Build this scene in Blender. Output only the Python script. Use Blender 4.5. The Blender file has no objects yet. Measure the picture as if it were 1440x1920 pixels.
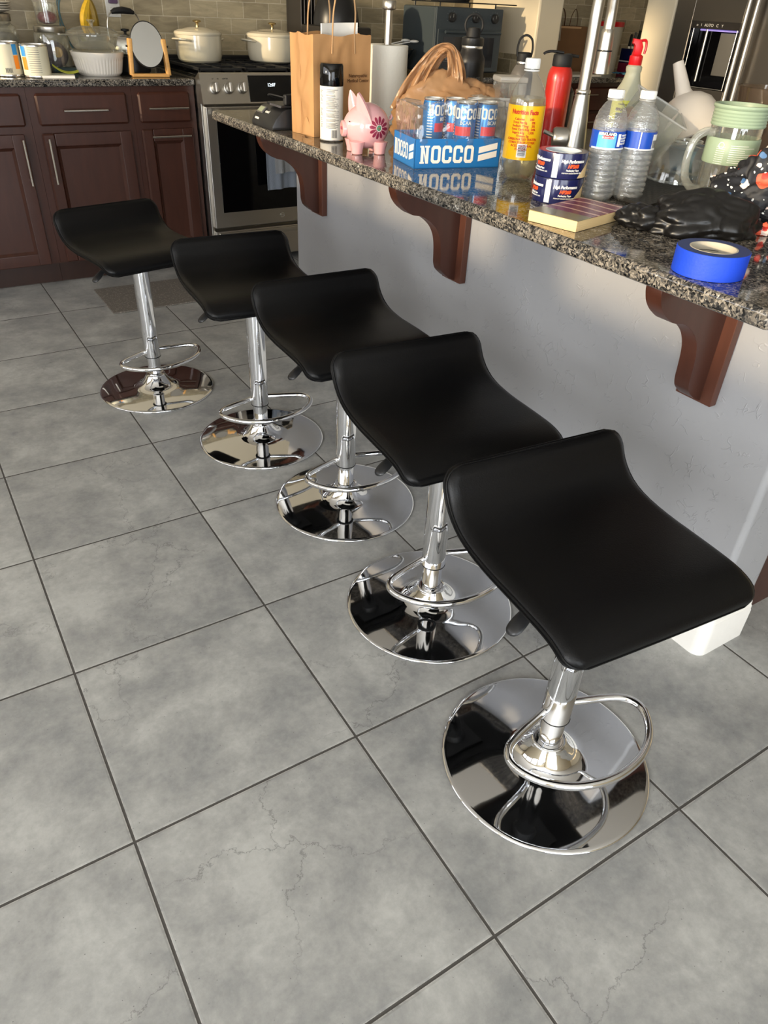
import bpy, bmesh, math, random
from mathutils import Vector, Matrix, noise

# ------------------------------------------------------------------ camera, world, lights, exposure
SC = bpy.context.scene
COL = SC.collection
PI = math.pi
R_ = math.radians
SC.view_settings.view_transform = 'Standard'
SC.view_settings.look = 'None'
SC.view_settings.gamma = 1.0
SC.view_settings.use_curve_mapping = False
SC.view_settings.exposure = 0.0
SC.cycles.max_bounces = 7
SC.cycles.diffuse_bounces = 3
SC.cycles.glossy_bounces = 4
SC.cycles.transmission_bounces = 6
SC.cycles.transparent_max_bounces = 18
SC.cycles.caustics_reflective = False
SC.cycles.caustics_refractive = False
SC.cycles.sample_clamp_indirect = 6.0
SC.cycles.use_denoising = True
SC.cycles.use_adaptive_sampling = True
SC.cycles.adaptive_threshold = 0.05

cam = bpy.data.cameras.new('camera')
camo = bpy.data.objects.new('camera', cam)
COL.objects.link(camo)
right = Vector((0.84884064, -0.526888, 0.04311157))
down = Vector((-0.27434827, -0.50875734, -0.81602634))
fwd = Vector((0.45188781, 0.68084874, -0.57640472))
up, back = -down, -fwd
camo.matrix_world = Matrix(((right.x, up.x, back.x, -0.04529064), (right.y, up.y, back.y, -0.81836829),
                            (right.z, up.z, back.z, 1.25077712), (0, 0, 0, 1)))
cam.sensor_fit = 'VERTICAL'
cam.sensor_height = 36.0
cam.lens = 36.0 * 1358.676 / 1920
cam.clip_start = 0.02
SC.camera = camo

world = bpy.data.worlds.new('world')
SC.world = world
world.use_nodes = True
wn = world.node_tree
wn.nodes.clear()
wo = wn.nodes.new('ShaderNodeOutputWorld')
wb = wn.nodes.new('ShaderNodeBackground')
ws = wn.nodes.new('ShaderNodeTexSky')
ws.sky_type = 'HOSEK_WILKIE'
ws.sun_direction = Vector((-0.93, -0.1, 0.35)).normalized()
wb.inputs['Strength'].default_value = 1.2
wn.links.new(ws.outputs[0], wb.inputs[0])
wn.links.new(wb.outputs[0], wo.inputs[0])


def lamp(name, kind, loc, energy, color, size=None, aim=None, angle=None):
    d = bpy.data.lights.new(name, kind)
    d.energy = energy
    d.color = color
    if kind == 'AREA':
        d.shape = 'RECTANGLE'
        d.size, d.size_y = size
    if angle is not None:
        d.angle = angle
    o = bpy.data.objects.new(name, d)
    o.location = loc
    if aim is not None:
        o.rotation_euler = Vector(aim).to_track_quat('-Z', 'Z').to_euler()
    COL.objects.link(o)
    return o


# low warm sun through the windows of the left wall, daylight through the windows and the rear glass door
lamp('sun', 'SUN', (-8, 0, 5), 4.0, (1.0, 0.80, 0.52), angle=R_(1.6), aim=(1.0, 0.10, -0.15))
lamp('window_daylight', 'AREA', (-3.35, 0.9, 1.85), 75, (0.97, 0.97, 1.0), size=(1.0, 4.6), aim=(1, 0, -0.05))
lamp('patio_daylight', 'AREA', (-3.45, -2.75, 1.1), 240, (0.96, 0.98, 1.0), size=(2.0, 2.2), aim=(1, 0.35, 0))
lamp('door_daylight', 'AREA', (-0.6, -4.75, 1.15), 150, (0.90, 0.95, 1.0), size=(3.2, 2.1), aim=(0, 1, 0))

# ------------------------------------------------------------------ materials
MATS = {}


def new_mat(name):
    m = bpy.data.materials.new(name)
    m.use_nodes = True
    nt = m.node_tree
    nt.nodes.clear()
    out = nt.nodes.new('ShaderNodeOutputMaterial')
    MATS[name] = m
    return m, nt, out


def N(nt, t, **kw):
    n = nt.nodes.new(t)
    for k, v in kw.items():
        if k.startswith('i_'):
            n.inputs[k[2:].replace('_', ' ')].default_value = v
        else:
            setattr(n, k, v)
    return n


def s2l(c):
    return tuple(((x / 12.92) if x <= 0.04045 else ((x + 0.055) / 1.055) ** 2.4) for x in c)


def rgb(r, g, b):
    return s2l((r / 255, g / 255, b / 255)) + (1,)


def plain(name, col, rough=0.5, metal=0.0, bump=0.0, bscale=60, var=0.0, vscale=8, coat=0.0, trans=0.0, ior=1.45,
          spec=0.5, emit=None, estr=0.0, sheen=0.0, stretch=(1, 1, 1), alpha=1.0, sss=0.0):
    m, nt, out = new_mat(name)
    p = N(nt, 'ShaderNodeBsdfPrincipled')
    p.inputs['Base Color'].default_value = col
    p.inputs['Roughness'].default_value = rough
    p.inputs['Metallic'].default_value = metal
    p.inputs['Coat Weight'].default_value = coat
    p.inputs['Coat Roughness'].default_value = 0.05
    p.inputs['Transmission Weight'].default_value = trans
    p.inputs['IOR'].default_value = ior
    p.inputs['Specular IOR Level'].default_value = spec
    p.inputs['Sheen Weight'].default_value = sheen
    p.inputs['Alpha'].default_value = alpha
    if emit:
        p.inputs['Emission Color'].default_value = emit
        p.inputs['Emission Strength'].default_value = estr
    tc = N(nt, 'ShaderNodeTexCoord')
    mp = N(nt, 'ShaderNodeMapping')
    mp.inputs['Scale'].default_value = stretch
    nt.links.new(tc.outputs['Object'], mp.inputs['Vector'])
    if var > 0:
        n = N(nt, 'ShaderNodeTexNoise')
        n.inputs['Scale'].default_value = vscale
        n.inputs['Detail'].default_value = 6
        nt.links.new(mp.outputs[0], n.inputs['Vector'])
        h = N(nt, 'ShaderNodeHueSaturation')
        h.inputs['Color'].default_value = col
        mr = N(nt, 'ShaderNodeMapRange')
        mr.inputs['From Min'].default_value = 0.25
        mr.inputs['From Max'].default_value = 0.75
        mr.inputs['To Min'].default_value = 1 - var
        mr.inputs['To Max'].default_value = 1 + var
        nt.links.new(n.outputs['Fac'], mr.inputs['Value'])
        nt.links.new(mr.outputs[0], h.inputs['Value'])
        nt.links.new(h.outputs[0], p.inputs['Base Color'])
    if bump > 0:
        n2 = N(nt, 'ShaderNodeTexNoise')
        n2.inputs['Scale'].default_value = bscale
        n2.inputs['Detail'].default_value = 5
        nt.links.new(mp.outputs[0], n2.inputs['Vector'])
        b = N(nt, 'ShaderNodeBump')
        b.inputs['Strength'].default_value = bump
        b.inputs['Distance'].default_value = 0.002
        nt.links.new(n2.outputs['Fac'], b.inputs['Height'])
        nt.links.new(b.outputs[0], p.inputs['Normal'])
    nt.links.new(p.outputs[0], out.inputs['Surface'])
    return m


def thin_clear(name, tint=(0.97, 0.98, 0.97, 1), gloss=0.9, rough=0.03, bump=0.0, bscale=60, haze=0.0, hazecol=(0.9, 0.9, 0.9, 1), stretch=(1, 1, 1)):
    """a thin clear shell: see-through, with a glossy skin and a little haze"""
    m, nt, out = new_mat(name)
    tr = N(nt, 'ShaderNodeBsdfTransparent')
    tr.inputs[0].default_value = tint
    gl = N(nt, 'ShaderNodeBsdfGlossy')
    gl.inputs['Roughness'].default_value = rough
    fr = N(nt, 'ShaderNodeLayerWeight')
    fr.inputs['Blend'].default_value = 0.5
    pw = N(nt, 'ShaderNodeMath', operation='POWER')
    pw.inputs[1].default_value = 3.5
    nt.links.new(fr.outputs['Facing'], pw.inputs[0])
    ma = N(nt, 'ShaderNodeMath', operation='MULTIPLY_ADD')
    ma.inputs[1].default_value = gloss * 0.85
    ma.inputs[2].default_value = gloss * 0.10
    ma.use_clamp = True
    nt.links.new(pw.outputs[0], ma.inputs[0])
    mx = N(nt, 'ShaderNodeMixShader')
    nt.links.new(ma.outputs[0], mx.inputs[0])
    nt.links.new(tr.outputs[0], mx.inputs[1])
    nt.links.new(gl.outputs[0], mx.inputs[2])
    last = mx
    if haze > 0:
        d = N(nt, 'ShaderNodeBsdfDiffuse')
        d.inputs[0].default_value = hazecol
        tl = N(nt, 'ShaderNodeBsdfTranslucent')
        tl.inputs[0].default_value = hazecol
        m0 = N(nt, 'ShaderNodeMixShader')
        nt.links.new(d.outputs[0], m0.inputs[1])
        nt.links.new(tl.outputs[0], m0.inputs[2])
        m2 = N(nt, 'ShaderNodeMixShader')
        m2.inputs[0].default_value = haze
        nt.links.new(mx.outputs[0], m2.inputs[1])
        nt.links.new(m0.outputs[0], m2.inputs[2])
        last = m2
    if bump > 0:
        tc = N(nt, 'ShaderNodeTexCoord')
        mp = N(nt, 'ShaderNodeMapping')
        mp.inputs['Scale'].default_value = stretch
        n2 = N(nt, 'ShaderNodeTexNoise')
        n2.inputs['Scale'].default_value = bscale
        b = N(nt, 'ShaderNodeBump')
        b.inputs['Strength'].default_value = bump
        b.inputs['Distance'].default_value = 0.004
        nt.links.new(tc.outputs['Object'], mp.inputs[0])
        nt.links.new(mp.outputs[0], n2.inputs['Vector'])
        nt.links.new(n2.outputs['Fac'], b.inputs['Height'])
        nt.links.new(b.outputs[0], gl.inputs['Normal'])
        nt.links.new(b.outputs[0], fr.inputs['Normal'])
    nt.links.new(last.outputs[0], out.inputs['Surface'])
    return m


T = 0.4572  # floor tile pitch


def floor_material():
    m, nt, out = new_mat('floor_tile')
    L = nt.links.new
    tc = N(nt, 'ShaderNodeTexCoord')
    sc = N(nt, 'ShaderNodeVectorMath', operation='SCALE')
    sc.inputs['Scale'].default_value = 1 / T
    L(tc.outputs['Object'], sc.inputs[0])
    fl = N(nt, 'ShaderNodeVectorMath', operation='FLOOR')
    L(sc.outputs[0], fl.inputs[0])
    frc = N(nt, 'ShaderNodeVectorMath', operation='FRACTION')
    L(sc.outputs[0], frc.inputs[0])
    sx = N(nt, 'ShaderNodeSeparateXYZ')
    L(frc.outputs[0], sx.inputs[0])

    def M(op, a, b=None, c=None):
        n = N(nt, 'ShaderNodeMath', operation=op)
        for i, v in enumerate((a, b, c)):
            if v is None:
                continue
            if isinstance(v, (int, float)):
                n.inputs[i].default_value = v
            else:
                L(v, n.inputs[i])
        return n.outputs[0]
    ex = M('MINIMUM', sx.outputs[0], M('SUBTRACT', 1.0, sx.outputs[0]))
    ey = M('MINIMUM', sx.outputs[1], M('SUBTRACT', 1.0, sx.outputs[1]))
    e = M('MINIMUM', ex, ey)
    # per tile random
    wn_ = N(nt, 'ShaderNodeTexWhiteNoise', noise_dimensions='3D')
    L(fl.outputs[0], wn_.inputs['Vector'])
    ofs = N(nt, 'ShaderNodeVectorMath', operation='SCALE')
    ofs.inputs['Scale'].default_value = 37.0
    L(wn_.outputs['Color'], ofs.inputs[0])
    co = N(nt, 'ShaderNodeVectorMath', operation='ADD')
    L(tc.outputs['Object'], co.inputs[0])
    L(ofs.outputs[0], co.inputs[1])
    n1 = N(nt, 'ShaderNodeTexNoise', i_Scale=5.5, i_Detail=10.0, i_Roughness=0.70, i_Distortion=0.15)
    L(co.outputs[0], n1.inputs['Vector'])
    n2 = N(nt, 'ShaderNodeTexNoise', i_Scale=60.0, i_Detail=6.0, i_Roughness=0.7)
    L(co.outputs[0], n2.inputs['Vector'])
    n3 = N(nt, 'ShaderNodeTexNoise', i_Scale=2.2, i_Detail=3.0)
    L(co.outputs[0], n3.inputs['Vector'])
    # veins: distorted cell edges, broken up by a mask
    dn = N(nt, 'ShaderNodeTexNoise', i_Scale=6.0, i_Detail=8.0, i_Roughness=0.65)
    L(co.outputs[0], dn.inputs['Vector'])
    ds = N(nt, 'ShaderNodeVectorMath', operation='SCALE')
    ds.inputs['Scale'].default_value = 0.22
    L(dn.outputs['Color'], ds.inputs[0])
    dv = N(nt, 'ShaderNodeVectorMath', operation='ADD')
    L(co.outputs[0], dv.inputs[0])
    L(ds.outputs[0], dv.inputs[1])
    vo = N(nt, 'ShaderNodeTexVoronoi', feature='DISTANCE_TO_EDGE', i_Scale=3.4)
    L(dv.outputs[0], vo.inputs['Vector'])
    vein = N(nt, 'ShaderNodeMapRange')
    vein.inputs['From Min'].default_value = 0.0
    vein.inputs['From Max'].default_value = 0.007
    vein.inputs['To Min'].default_value = 1.0
    vein.inputs['To Max'].default_value = 0.0
    L(vo.outputs['Distance'], vein.inputs['Value'])
    vmask = N(nt, 'ShaderNodeMapRange')
    vmask.inputs['From Min'].default_value = 0.50
    vmask.inputs['From Max'].default_value = 0.62
    L(n3.outputs['Fac'], vmask.inputs['Value'])
    veinf = M('MULTIPLY', vein.outputs[0], vmask.outputs[0])
    # base colour
    ramp = N(nt, 'ShaderNodeValToRGB')
    ramp.color_ramp.elements[0].position = 0.36
    ramp.color_ramp.elements[0].color = rgb(142, 143, 142)
    ramp.color_ramp.elements[1].position = 0.64
    ramp.color_ramp.elements[1].color = rgb(184, 184, 180)
    mid = ramp.color_ramp.elements.new(0.5)
    mid.color = rgb(163, 163, 160)
    L(n1.outputs['Fac'], ramp.inputs[0])
    h = N(nt, 'ShaderNodeHueSaturation')
    L(ramp.outputs[0], h.inputs['Color'])
    v1 = M('MULTIPLY_ADD', n2.outputs['Fac'], 0.46, 0.77)
    v2 = M('MULTIPLY_ADD', wn_.outputs['Value'], 0.08, 0.96)
    v3 = M('MULTIPLY', v1, v2)
    v4 = M('MULTIPLY', v3, M('SUBTRACT', 1.0, M('MULTIPLY', veinf, 0.42)))
    L(v4, h.inputs['Value'])
    # pits: tiny dark specks
    vp = N(nt, 'ShaderNodeTexVoronoi', feature='F1', i_Scale=55.0)
    L(co.outputs[0], vp.inputs['Vector'])
    pit = M('LESS_THAN', vp.outputs['Distance'], 0.055)
    mxp = N(nt, 'ShaderNodeMix', data_type='RGBA')
    L(M('MULTIPLY', pit, 0.55), mxp.inputs['Factor'])
    L(h.outputs[0], mxp.inputs['A'])
    mxp.inputs['B'].default_value = rgb(80, 80, 78)
    grout = M('LESS_THAN', e, 0.0055)
    chip = M('MULTIPLY', M('LESS_THAN', e, 0.0085), M('GREATER_THAN', n2.outputs['Fac'], 0.47))
    mc = N(nt, 'ShaderNodeMix', data_type='RGBA')
    L(M('MULTIPLY', chip, 0.35), mc.inputs['Factor'])
    L(mxp.outputs['Result'], mc.inputs['A'])
    mc.inputs['B'].default_value = rgb(215, 212, 204)
    mg = N(nt, 'ShaderNodeMix', data_type='RGBA')
    L(grout, mg.inputs['Factor'])
    L(mc.outputs['Result'], mg.inputs['A'])
    mg.inputs['B'].default_value = rgb(74, 71, 67)
    p = N(nt, 'ShaderNodeBsdfPrincipled')
    L(mg.outputs['Result'], p.inputs['Base Color'])
    ro = M('MULTIPLY_ADD', n1.outputs['Fac'], 0.22, 0.30)
    ro2 = M('MAXIMUM', ro, M('MULTIPLY', grout, 0.9))
    L(ro2, p.inputs['Roughness'])
    hh = M('MULTIPLY_ADD', n2.outputs['Fac'], 0.25, M('MULTIPLY', M('MINIMUM', M('MULTIPLY', e, 70.0), 1.0), 1.0))
    hh2 = M('SUBTRACT', hh, M('MULTIPLY', veinf, 0.3))
    b = N(nt, 'ShaderNodeBump')
    b.inputs['Strength'].default_value = 0.35
    b.inputs['Distance'].default_value = 0.002
    L(hh2, b.inputs['Height'])
    L(b.outputs[0], p.inputs['Normal'])
    L(p.outputs[0], out.inputs['Surface'])
    return m


def granite_material():
    m, nt, out = new_mat('granite')
    L = nt.links.new
    tc = N(nt, 'ShaderNodeTexCoord')
    dn = N(nt, 'ShaderNodeTexNoise', i_Scale=90.0, i_Detail=4.0)
    L(tc.outputs['Object'], dn.inputs['Vector'])
    ds = N(nt, 'ShaderNodeVectorMath', operation='SCALE')
    ds.inputs['Scale'].default_value = 0.012
    L(dn.outputs['Color'], ds.inputs[0])
    dv = N(nt, 'ShaderNodeVectorMath', operation='ADD')
    L(tc.outputs['Object'], dv.inputs[0])
    L(ds.outputs[0], dv.inputs[1])
    v = N(nt, 'ShaderNodeTexVoronoi', i_Scale=290.0)
    L(dv.outputs[0], v.inputs['Vector'])
    sep = N(nt, 'ShaderNodeSeparateColor')
    L(v.outputs['Color'], sep.inputs[0])
    n = N(nt, 'ShaderNodeTexNoise', i_Scale=38.0, i_Detail=5.0, i_Roughness=0.6)
    L(dv.outputs[0], n.inputs['Vector'])
    ad = N(nt, 'ShaderNodeMath', operation='MULTIPLY_ADD')
    L(n.outputs['Fac'], ad.inputs[0])
    ad.inputs[1].default_value = 1.5
    L(sep.outputs[0], ad.inputs[2])
    mr = N(nt, 'ShaderNodeMapRange')
    mr.inputs['From Min'].default_value = 0.45
    mr.inputs['From Max'].default_value = 2.05
    L(ad.outputs[0], mr.inputs['Value'])
    r = N(nt, 'ShaderNodeValToRGB')
    r.color_ramp.interpolation = 'CONSTANT'
    els = [(0.0, rgb(18, 18, 19)), (0.30, rgb(50, 49, 48)), (0.43, rgb(82, 78, 73)), (0.54, rgb(112, 105, 95)),
           (0.68, rgb(142, 134, 122)), (0.80, rgb(84, 83, 81)), (0.88, rgb(182, 177, 168))]
    r.color_ramp.elements[0].color = els[0][1]
    r.color_ramp.elements[1].position = els[-1][0]
    r.color_ramp.elements[1].color = els[-1][1]
    for pos, c in els[1:-1]:
        q = r.color_ramp.elements.new(pos)
        q.color = c
    L(mr.outputs[0], r.inputs[0])
    p = N(nt, 'ShaderNodeBsdfPrincipled')
    L(r.outputs[0], p.inputs['Base Color'])
    p.inputs['Roughness'].default_value = 0.07
    p.inputs['Specular IOR Level'].default_value = 0.7
    L(p.outputs[0], out.inputs['Surface'])
    return m


def backsplash_material():
    m, nt, out = new_mat('backsplash')
    L = nt.links.new
    tc = N(nt, 'ShaderNodeTexCoord')
    sp = N(nt, 'ShaderNodeSeparateXYZ')
    L(tc.outputs['Object'], sp.inputs[0])
    ad = N(nt, 'ShaderNodeMath', operation='ADD')
    L(sp.outputs[0], ad.inputs[0])
    L(sp.outputs[1], ad.inputs[1])
    cb = N(nt, 'ShaderNodeCombineXYZ')
    L(ad.outputs[0], cb.inputs[0])
    L(sp.outputs[2], cb.inputs[1])
    b = N(nt, 'ShaderNodeTexBrick')
    b.inputs['Color1'].default_value = rgb(196, 180, 146)
    b.inputs['Color2'].default_value = rgb(150, 136, 108)
    b.inputs['Mortar'].default_value = rgb(214, 202, 174)
    b.inputs['Scale'].default_value = 1.0
    b.inputs['Mortar Size'].default_value = 0.0018
    b.inputs['Mortar Smooth'].default_value = 0.1
    b.inputs['Brick Width'].default_value = 0.152
    b.inputs['Row Height'].default_value = 0.0755
    L(cb.outputs[0], b.inputs['Vector'])
    mp = N(nt, 'ShaderNodeMapping')
    mp.inputs['Scale'].default_value = (6, 26, 26)
    mp.inputs['Rotation'].default_value = (0, 0.35, 0.2)
    L(tc.outputs['Object'], mp.inputs[0])
    n = N(nt, 'ShaderNodeTexNoise', i_Scale=1.0, i_Detail=8.0, i_Roughness=0.65, i_Distortion=1.2)
    L(mp.outputs[0], n.inputs['Vector'])
    mr = N(nt, 'ShaderNodeMapRange')
    mr.inputs['From Min'].default_value = 0.3
    mr.inputs['From Max'].default_value = 0.7
    mr.inputs['To Min'].default_value = 0.72
    mr.inputs['To Max'].default_value = 1.16
    L(n.outputs['Fac'], mr.inputs['Value'])
    h = N(nt, 'ShaderNodeHueSaturation')
    L(b.outputs['Color'], h.inputs['Color'])
    L(mr.outputs[0], h.inputs['Value'])
    p = N(nt, 'ShaderNodeBsdfPrincipled')
    L(h.outputs[0], p.inputs['Base Color'])
    p.inputs['Roughness'].default_value = 0.35
    bu = N(nt, 'ShaderNodeBump')
    bu.inputs['Strength'].default_value = 0.5
    bu.inputs['Distance'].default_value = 0.002
    bu.invert = True
    L(b.outputs['Fac'], bu.inputs['Height'])
    L(bu.outputs[0], p.inputs['Normal'])
    L(p.outputs[0], out.inputs['Surface'])
    return m


def textured_wall(name, col, rough, strength=0.4):
    """hand-trowelled paint: flat with short raised ridges and crumbs"""
    m, nt, out = new_mat(name)
    L = nt.links.new
    tc = N(nt, 'ShaderNodeTexCoord')
    n0 = N(nt, 'ShaderNodeTexNoise', i_Scale=14.0, i_Detail=3.0, i_Distortion=0.8)
    L(tc.outputs['Object'], n0.inputs['Vector'])
    ds = N(nt, 'ShaderNodeVectorMath', operation='SCALE')
    ds.inputs['Scale'].default_value = 0.10
    L(n0.outputs['Color'], ds.inputs[0])
    dv = N(nt, 'ShaderNodeVectorMath', operation='ADD')
    L(tc.outputs['Object'], dv.inputs[0])
    L(ds.outputs[0], dv.inputs[1])
    v = N(nt, 'ShaderNodeTexVoronoi', feature='DISTANCE_TO_EDGE', i_Scale=26.0)
    L(dv.outputs[0], v.inputs['Vector'])
    a = N(nt, 'ShaderNodeMapRange')
    a.inputs['From Max'].default_value = 0.05
    a.inputs['To Min'].default_value = 1
    a.inputs['To Max'].default_value = 0
    L(v.outputs['Distance'], a.inputs['Value'])
    n1 = N(nt, 'ShaderNodeTexNoise', i_Scale=30.0, i_Detail=2.0)
    L(tc.outputs['Object'], n1.inputs['Vector'])
    mk = N(nt, 'ShaderNodeMapRange')
    mk.inputs['From Min'].default_value = 0.54
    mk.inputs['From Max'].default_value = 0.64
    L(n1.outputs['Fac'], mk.inputs['Value'])
    mu = N(nt, 'ShaderNodeMath', operation='MULTIPLY')
    L(a.outputs[0], mu.inputs[0])
    L(mk.outputs[0], mu.inputs[1])
    bu = N(nt, 'ShaderNodeBump')
    bu.inputs['Strength'].default_value = strength
    bu.inputs['Distance'].default_value = 0.0022
    L(mu.outputs[0], bu.inputs['Height'])
    p = N(nt, 'ShaderNodeBsdfPrincipled')
    p.inputs['Base Color'].default_value = col
    p.inputs['Roughness'].default_value = rough
    L(bu.outputs[0], p.inputs['Normal'])
    L(p.outputs[0], out.inputs['Surface'])
    return m


def spotted(name, base, cols, scale=60.0, rough=0.6):
    """printed cloth: dark ground with scattered blobs of several colours"""
    m, nt, out = new_mat(name)
    L = nt.links.new
    tc = N(nt, 'ShaderNodeTexCoord')
    prev = None
    for i, (c, sc, thr) in enumerate(cols):
        mp = N(nt, 'ShaderNodeMapping')
        mp.inputs['Location'].default_value = (i * 3.1, i * 1.7, i * 0.9)
        L(tc.outputs['Object'], mp.inputs[0])
        dn = N(nt, 'ShaderNodeTexNoise', i_Scale=sc * 1.2, i_Detail=2.0)
        L(mp.outputs[0], dn.inputs['Vector'])
        ds = N(nt, 'ShaderNodeVectorMath', operation='SCALE')
        ds.inputs['Scale'].default_value = 0.5 / sc
        L(dn.outputs['Color'], ds.inputs[0])
        dv = N(nt, 'ShaderNodeVectorMath', operation='ADD')
        L(mp.outputs[0], dv.inputs[0])
        L(ds.outputs[0], dv.inputs[1])
        v = N(nt, 'ShaderNodeTexVoronoi', i_Scale=sc)
        L(dv.outputs[0], v.inputs['Vector'])
        lt = N(nt, 'ShaderNodeMath', operation='LESS_THAN')
        L(v.outputs['Distance'], lt.inputs[0])
        lt.inputs[1].default_value = thr
        mx = N(nt, 'ShaderNodeMix', data_type='RGBA')
        L(lt.outputs[0], mx.inputs['Factor'])
        if prev is None:
            mx.inputs['A'].default_value = base
        else:
            L(prev, mx.inputs['A'])
        mx.inputs['B'].default_value = c
        prev = mx.outputs['Result']
    p = N(nt, 'ShaderNodeBsdfPrincipled')
    L(prev, p.inputs['Base Color'])
    p.inputs['Roughness'].default_value = rough
    L(p.outputs[0], out.inputs['Surface'])
    return m


def cover_material():
    """book cover: olive field at one end, magenta field with pale stripes"""
    m, nt, out = new_mat('book_cover')
    L = nt.links.new
    tc = N(nt, 'ShaderNodeTexCoord')
    sp = N(nt, 'ShaderNodeSeparateXYZ')
    L(tc.outputs['Object'], sp.inputs[0])
    w = N(nt, 'ShaderNodeTexWave', i_Scale=9.0, i_Distortion=3.0)
    w.inputs['Detail'].default_value = 1.0
    L(tc.outputs['Object'], w.inputs['Vector'])
    g = N(nt, 'ShaderNodeMath', operation='GREATER_THAN')
    L(w.outputs['Fac'], g.inputs[0])
    g.inputs[1].default_value = 0.90
    mx = N(nt, 'ShaderNodeMix', data_type='RGBA')
    L(g.outputs[0], mx.inputs['Factor'])
    mx.inputs['A'].default_value = rgb(120, 42, 66)
    mx.inputs['B'].default_value = rgb(200, 170, 150)
    ax = N(nt, 'ShaderNodeMath', operation='GREATER_THAN')
    L(sp.outputs[0], ax.inputs[0])
    ax.inputs[1].default_value = -0.045
    m2 = N(nt, 'ShaderNodeMix', data_type='RGBA')
    L(ax.outputs[0], m2.inputs['Factor'])
    m2.inputs['A'].default_value = rgb(128, 118, 84)
    L(mx.outputs['Result'], m2.inputs['B'])
    p = N(nt, 'ShaderNodeBsdfPrincipled')
    L(m2.outputs['Result'], p.inputs['Base Color'])
    p.inputs['Roughness'].default_value = 0.22
    L(p.outputs[0], out.inputs['Surface'])


def crumpled(name, col, rough, bump, scale, trans=0.0, spec=0.5):
    m, nt, out = new_mat(name)
    L = nt.links.new
    tc = N(nt, 'ShaderNodeTexCoord')
    n = N(nt, 'ShaderNodeTexNoise', i_Scale=scale, i_Detail=4.0, i_Distortion=1.5)
    n.noise_type = 'RIDGED_MULTIFRACTAL'
    L(tc.outputs['Object'], n.inputs['Vector'])
    b = N(nt, 'ShaderNodeBump')
    b.inputs['Strength'].default_value = bump
    b.inputs['Distance'].default_value = 0.004
    L(n.outputs['Fac'], b.inputs['Height'])
    p = N(nt, 'ShaderNodeBsdfPrincipled')
    p.inputs['Base Color'].default_value = col
    p.inputs['Roughness'].default_value = rough
    p.inputs['Specular IOR Level'].default_value = spec
    L(b.outputs[0], p.inputs['Normal'])
    last = p.outputs[0]
    if trans > 0:
        tl = N(nt, 'ShaderNodeBsdfTranslucent')
        tl.inputs[0].default_value = col
        tp = N(nt, 'ShaderNodeBsdfTransparent')
        m0 = N(nt, 'ShaderNodeMixShader')
        m0.inputs[0].default_value = 0.25
        L(tl.outputs[0], m0.inputs[1])
        L(tp.outputs[0], m0.inputs[2])
        mx = N(nt, 'ShaderNodeMixShader')
        mx.inputs[0].default_value = trans
        L(last, mx.inputs[1])
        L(m0.outputs[0], mx.inputs[2])
        last = mx.outputs[0]
    L(last, out.inputs['Surface'])
    return m


floor_material()
granite_material()
backsplash_material()
cover_material()
textured_wall('grey_wall', rgb(152, 152, 154), 0.28, 0.4)
textured_wall('cream_wall', rgb(222, 208, 180), 0.6, 0.12)
plain('ceiling_paint', rgb(230, 224, 214), 0.9)
plain('white_trim', rgb(232, 229, 222), 0.4, bump=0.4, bscale=50)
plain('chrome', (0.76, 0.77, 0.79, 1), 0.045, 1.0)
plain('steel', (0.50, 0.475, 0.43, 1), 0.30, 1.0)
plain('brushed', (0.52, 0.49, 0.44, 1), 0.33, 1.0, bump=0.05, bscale=300, stretch=(0.05, 1, 1))
plain('nickel', (0.60, 0.56, 0.50, 1), 0.25, 1.0)
plain('leather', rgb(7, 7, 8), 0.38, bump=0.16, bscale=420, spec=0.26)
plain('black_plastic', rgb(30, 30, 31), 0.35)
plain('matte_black', rgb(20, 20, 21), 0.6)
plain('gloss_black', rgb(6, 6, 7), 0.06)
plain('rubber', rgb(14, 14, 14), 0.7)
plain('cherry', rgb(64, 36, 27), 0.34, var=0.16, vscale=7, stretch=(6, 6, 1), bump=0.05, bscale=90)
plain('cherry_edge', rgb(80, 47, 35), 0.32, var=0.12, vscale=7, stretch=(6, 6, 1))
plain('dark_wood', rgb(48, 28, 20), 0.4, var=0.12, vscale=7, stretch=(6, 6, 1))
plain('bamboo', rgb(212, 160, 92), 0.45, var=0.08, vscale=20, stretch=(1, 1, 8))
plain('cream_enamel', rgb(214, 204, 180), 0.18, coat=0.5)
plain('brass', (0.62, 0.47, 0.22, 1), 0.2, 1.0)
plain('white_ceramic', rgb(232, 224, 212), 0.22, coat=0.4)
plain('pink_ceramic', rgb(222, 164, 164), 0.16, coat=0.7)
plain('maroon', rgb(140, 40, 66), 0.3)
plain('green_paint', rgb(96, 140, 104), 0.3)
plain('white_paint', rgb(238, 236, 230), 0.4)
plain('ink', rgb(26, 24, 26), 0.5)
plain('grey_ink', rgb(96, 94, 92), 0.5)
plain('brown_ink', rgb(84, 52, 28), 0.8)
plain('kraft', rgb(192, 144, 94), 0.8, var=0.07, vscale=14, bump=0.35, bscale=22)
plain('kraft_dark', rgb(120, 84, 50), 0.8, var=0.07, vscale=14)
plain('twine', rgb(188, 148, 104), 0.8)
plain('paper_white', rgb(240, 236, 226), 0.75, bump=0.15, bscale=60)
plain('paper_towel', rgb(240, 236, 222), 0.9, bump=0.5, bscale=120)
plain('label_white', rgb(226, 222, 212), 0.35, var=0.05, vscale=60)
plain('carton_blue', rgb(36, 112, 176), 0.35)
plain('can_blue', rgb(44, 116, 182), 0.25, metal=0.35)
plain('can_red', rgb(206, 48, 62), 0.3)
plain('carton_white', rgb(236, 228, 216), 0.4)
plain('aluminium', (0.8, 0.8, 0.8, 1), 0.25, 1.0)
plain('label_yellow', rgb(246, 188, 20), 0.25)
plain('red_ink', rgb(206, 58, 20), 0.4)
plain('orange_ink', rgb(226, 88, 40), 0.4)
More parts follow.
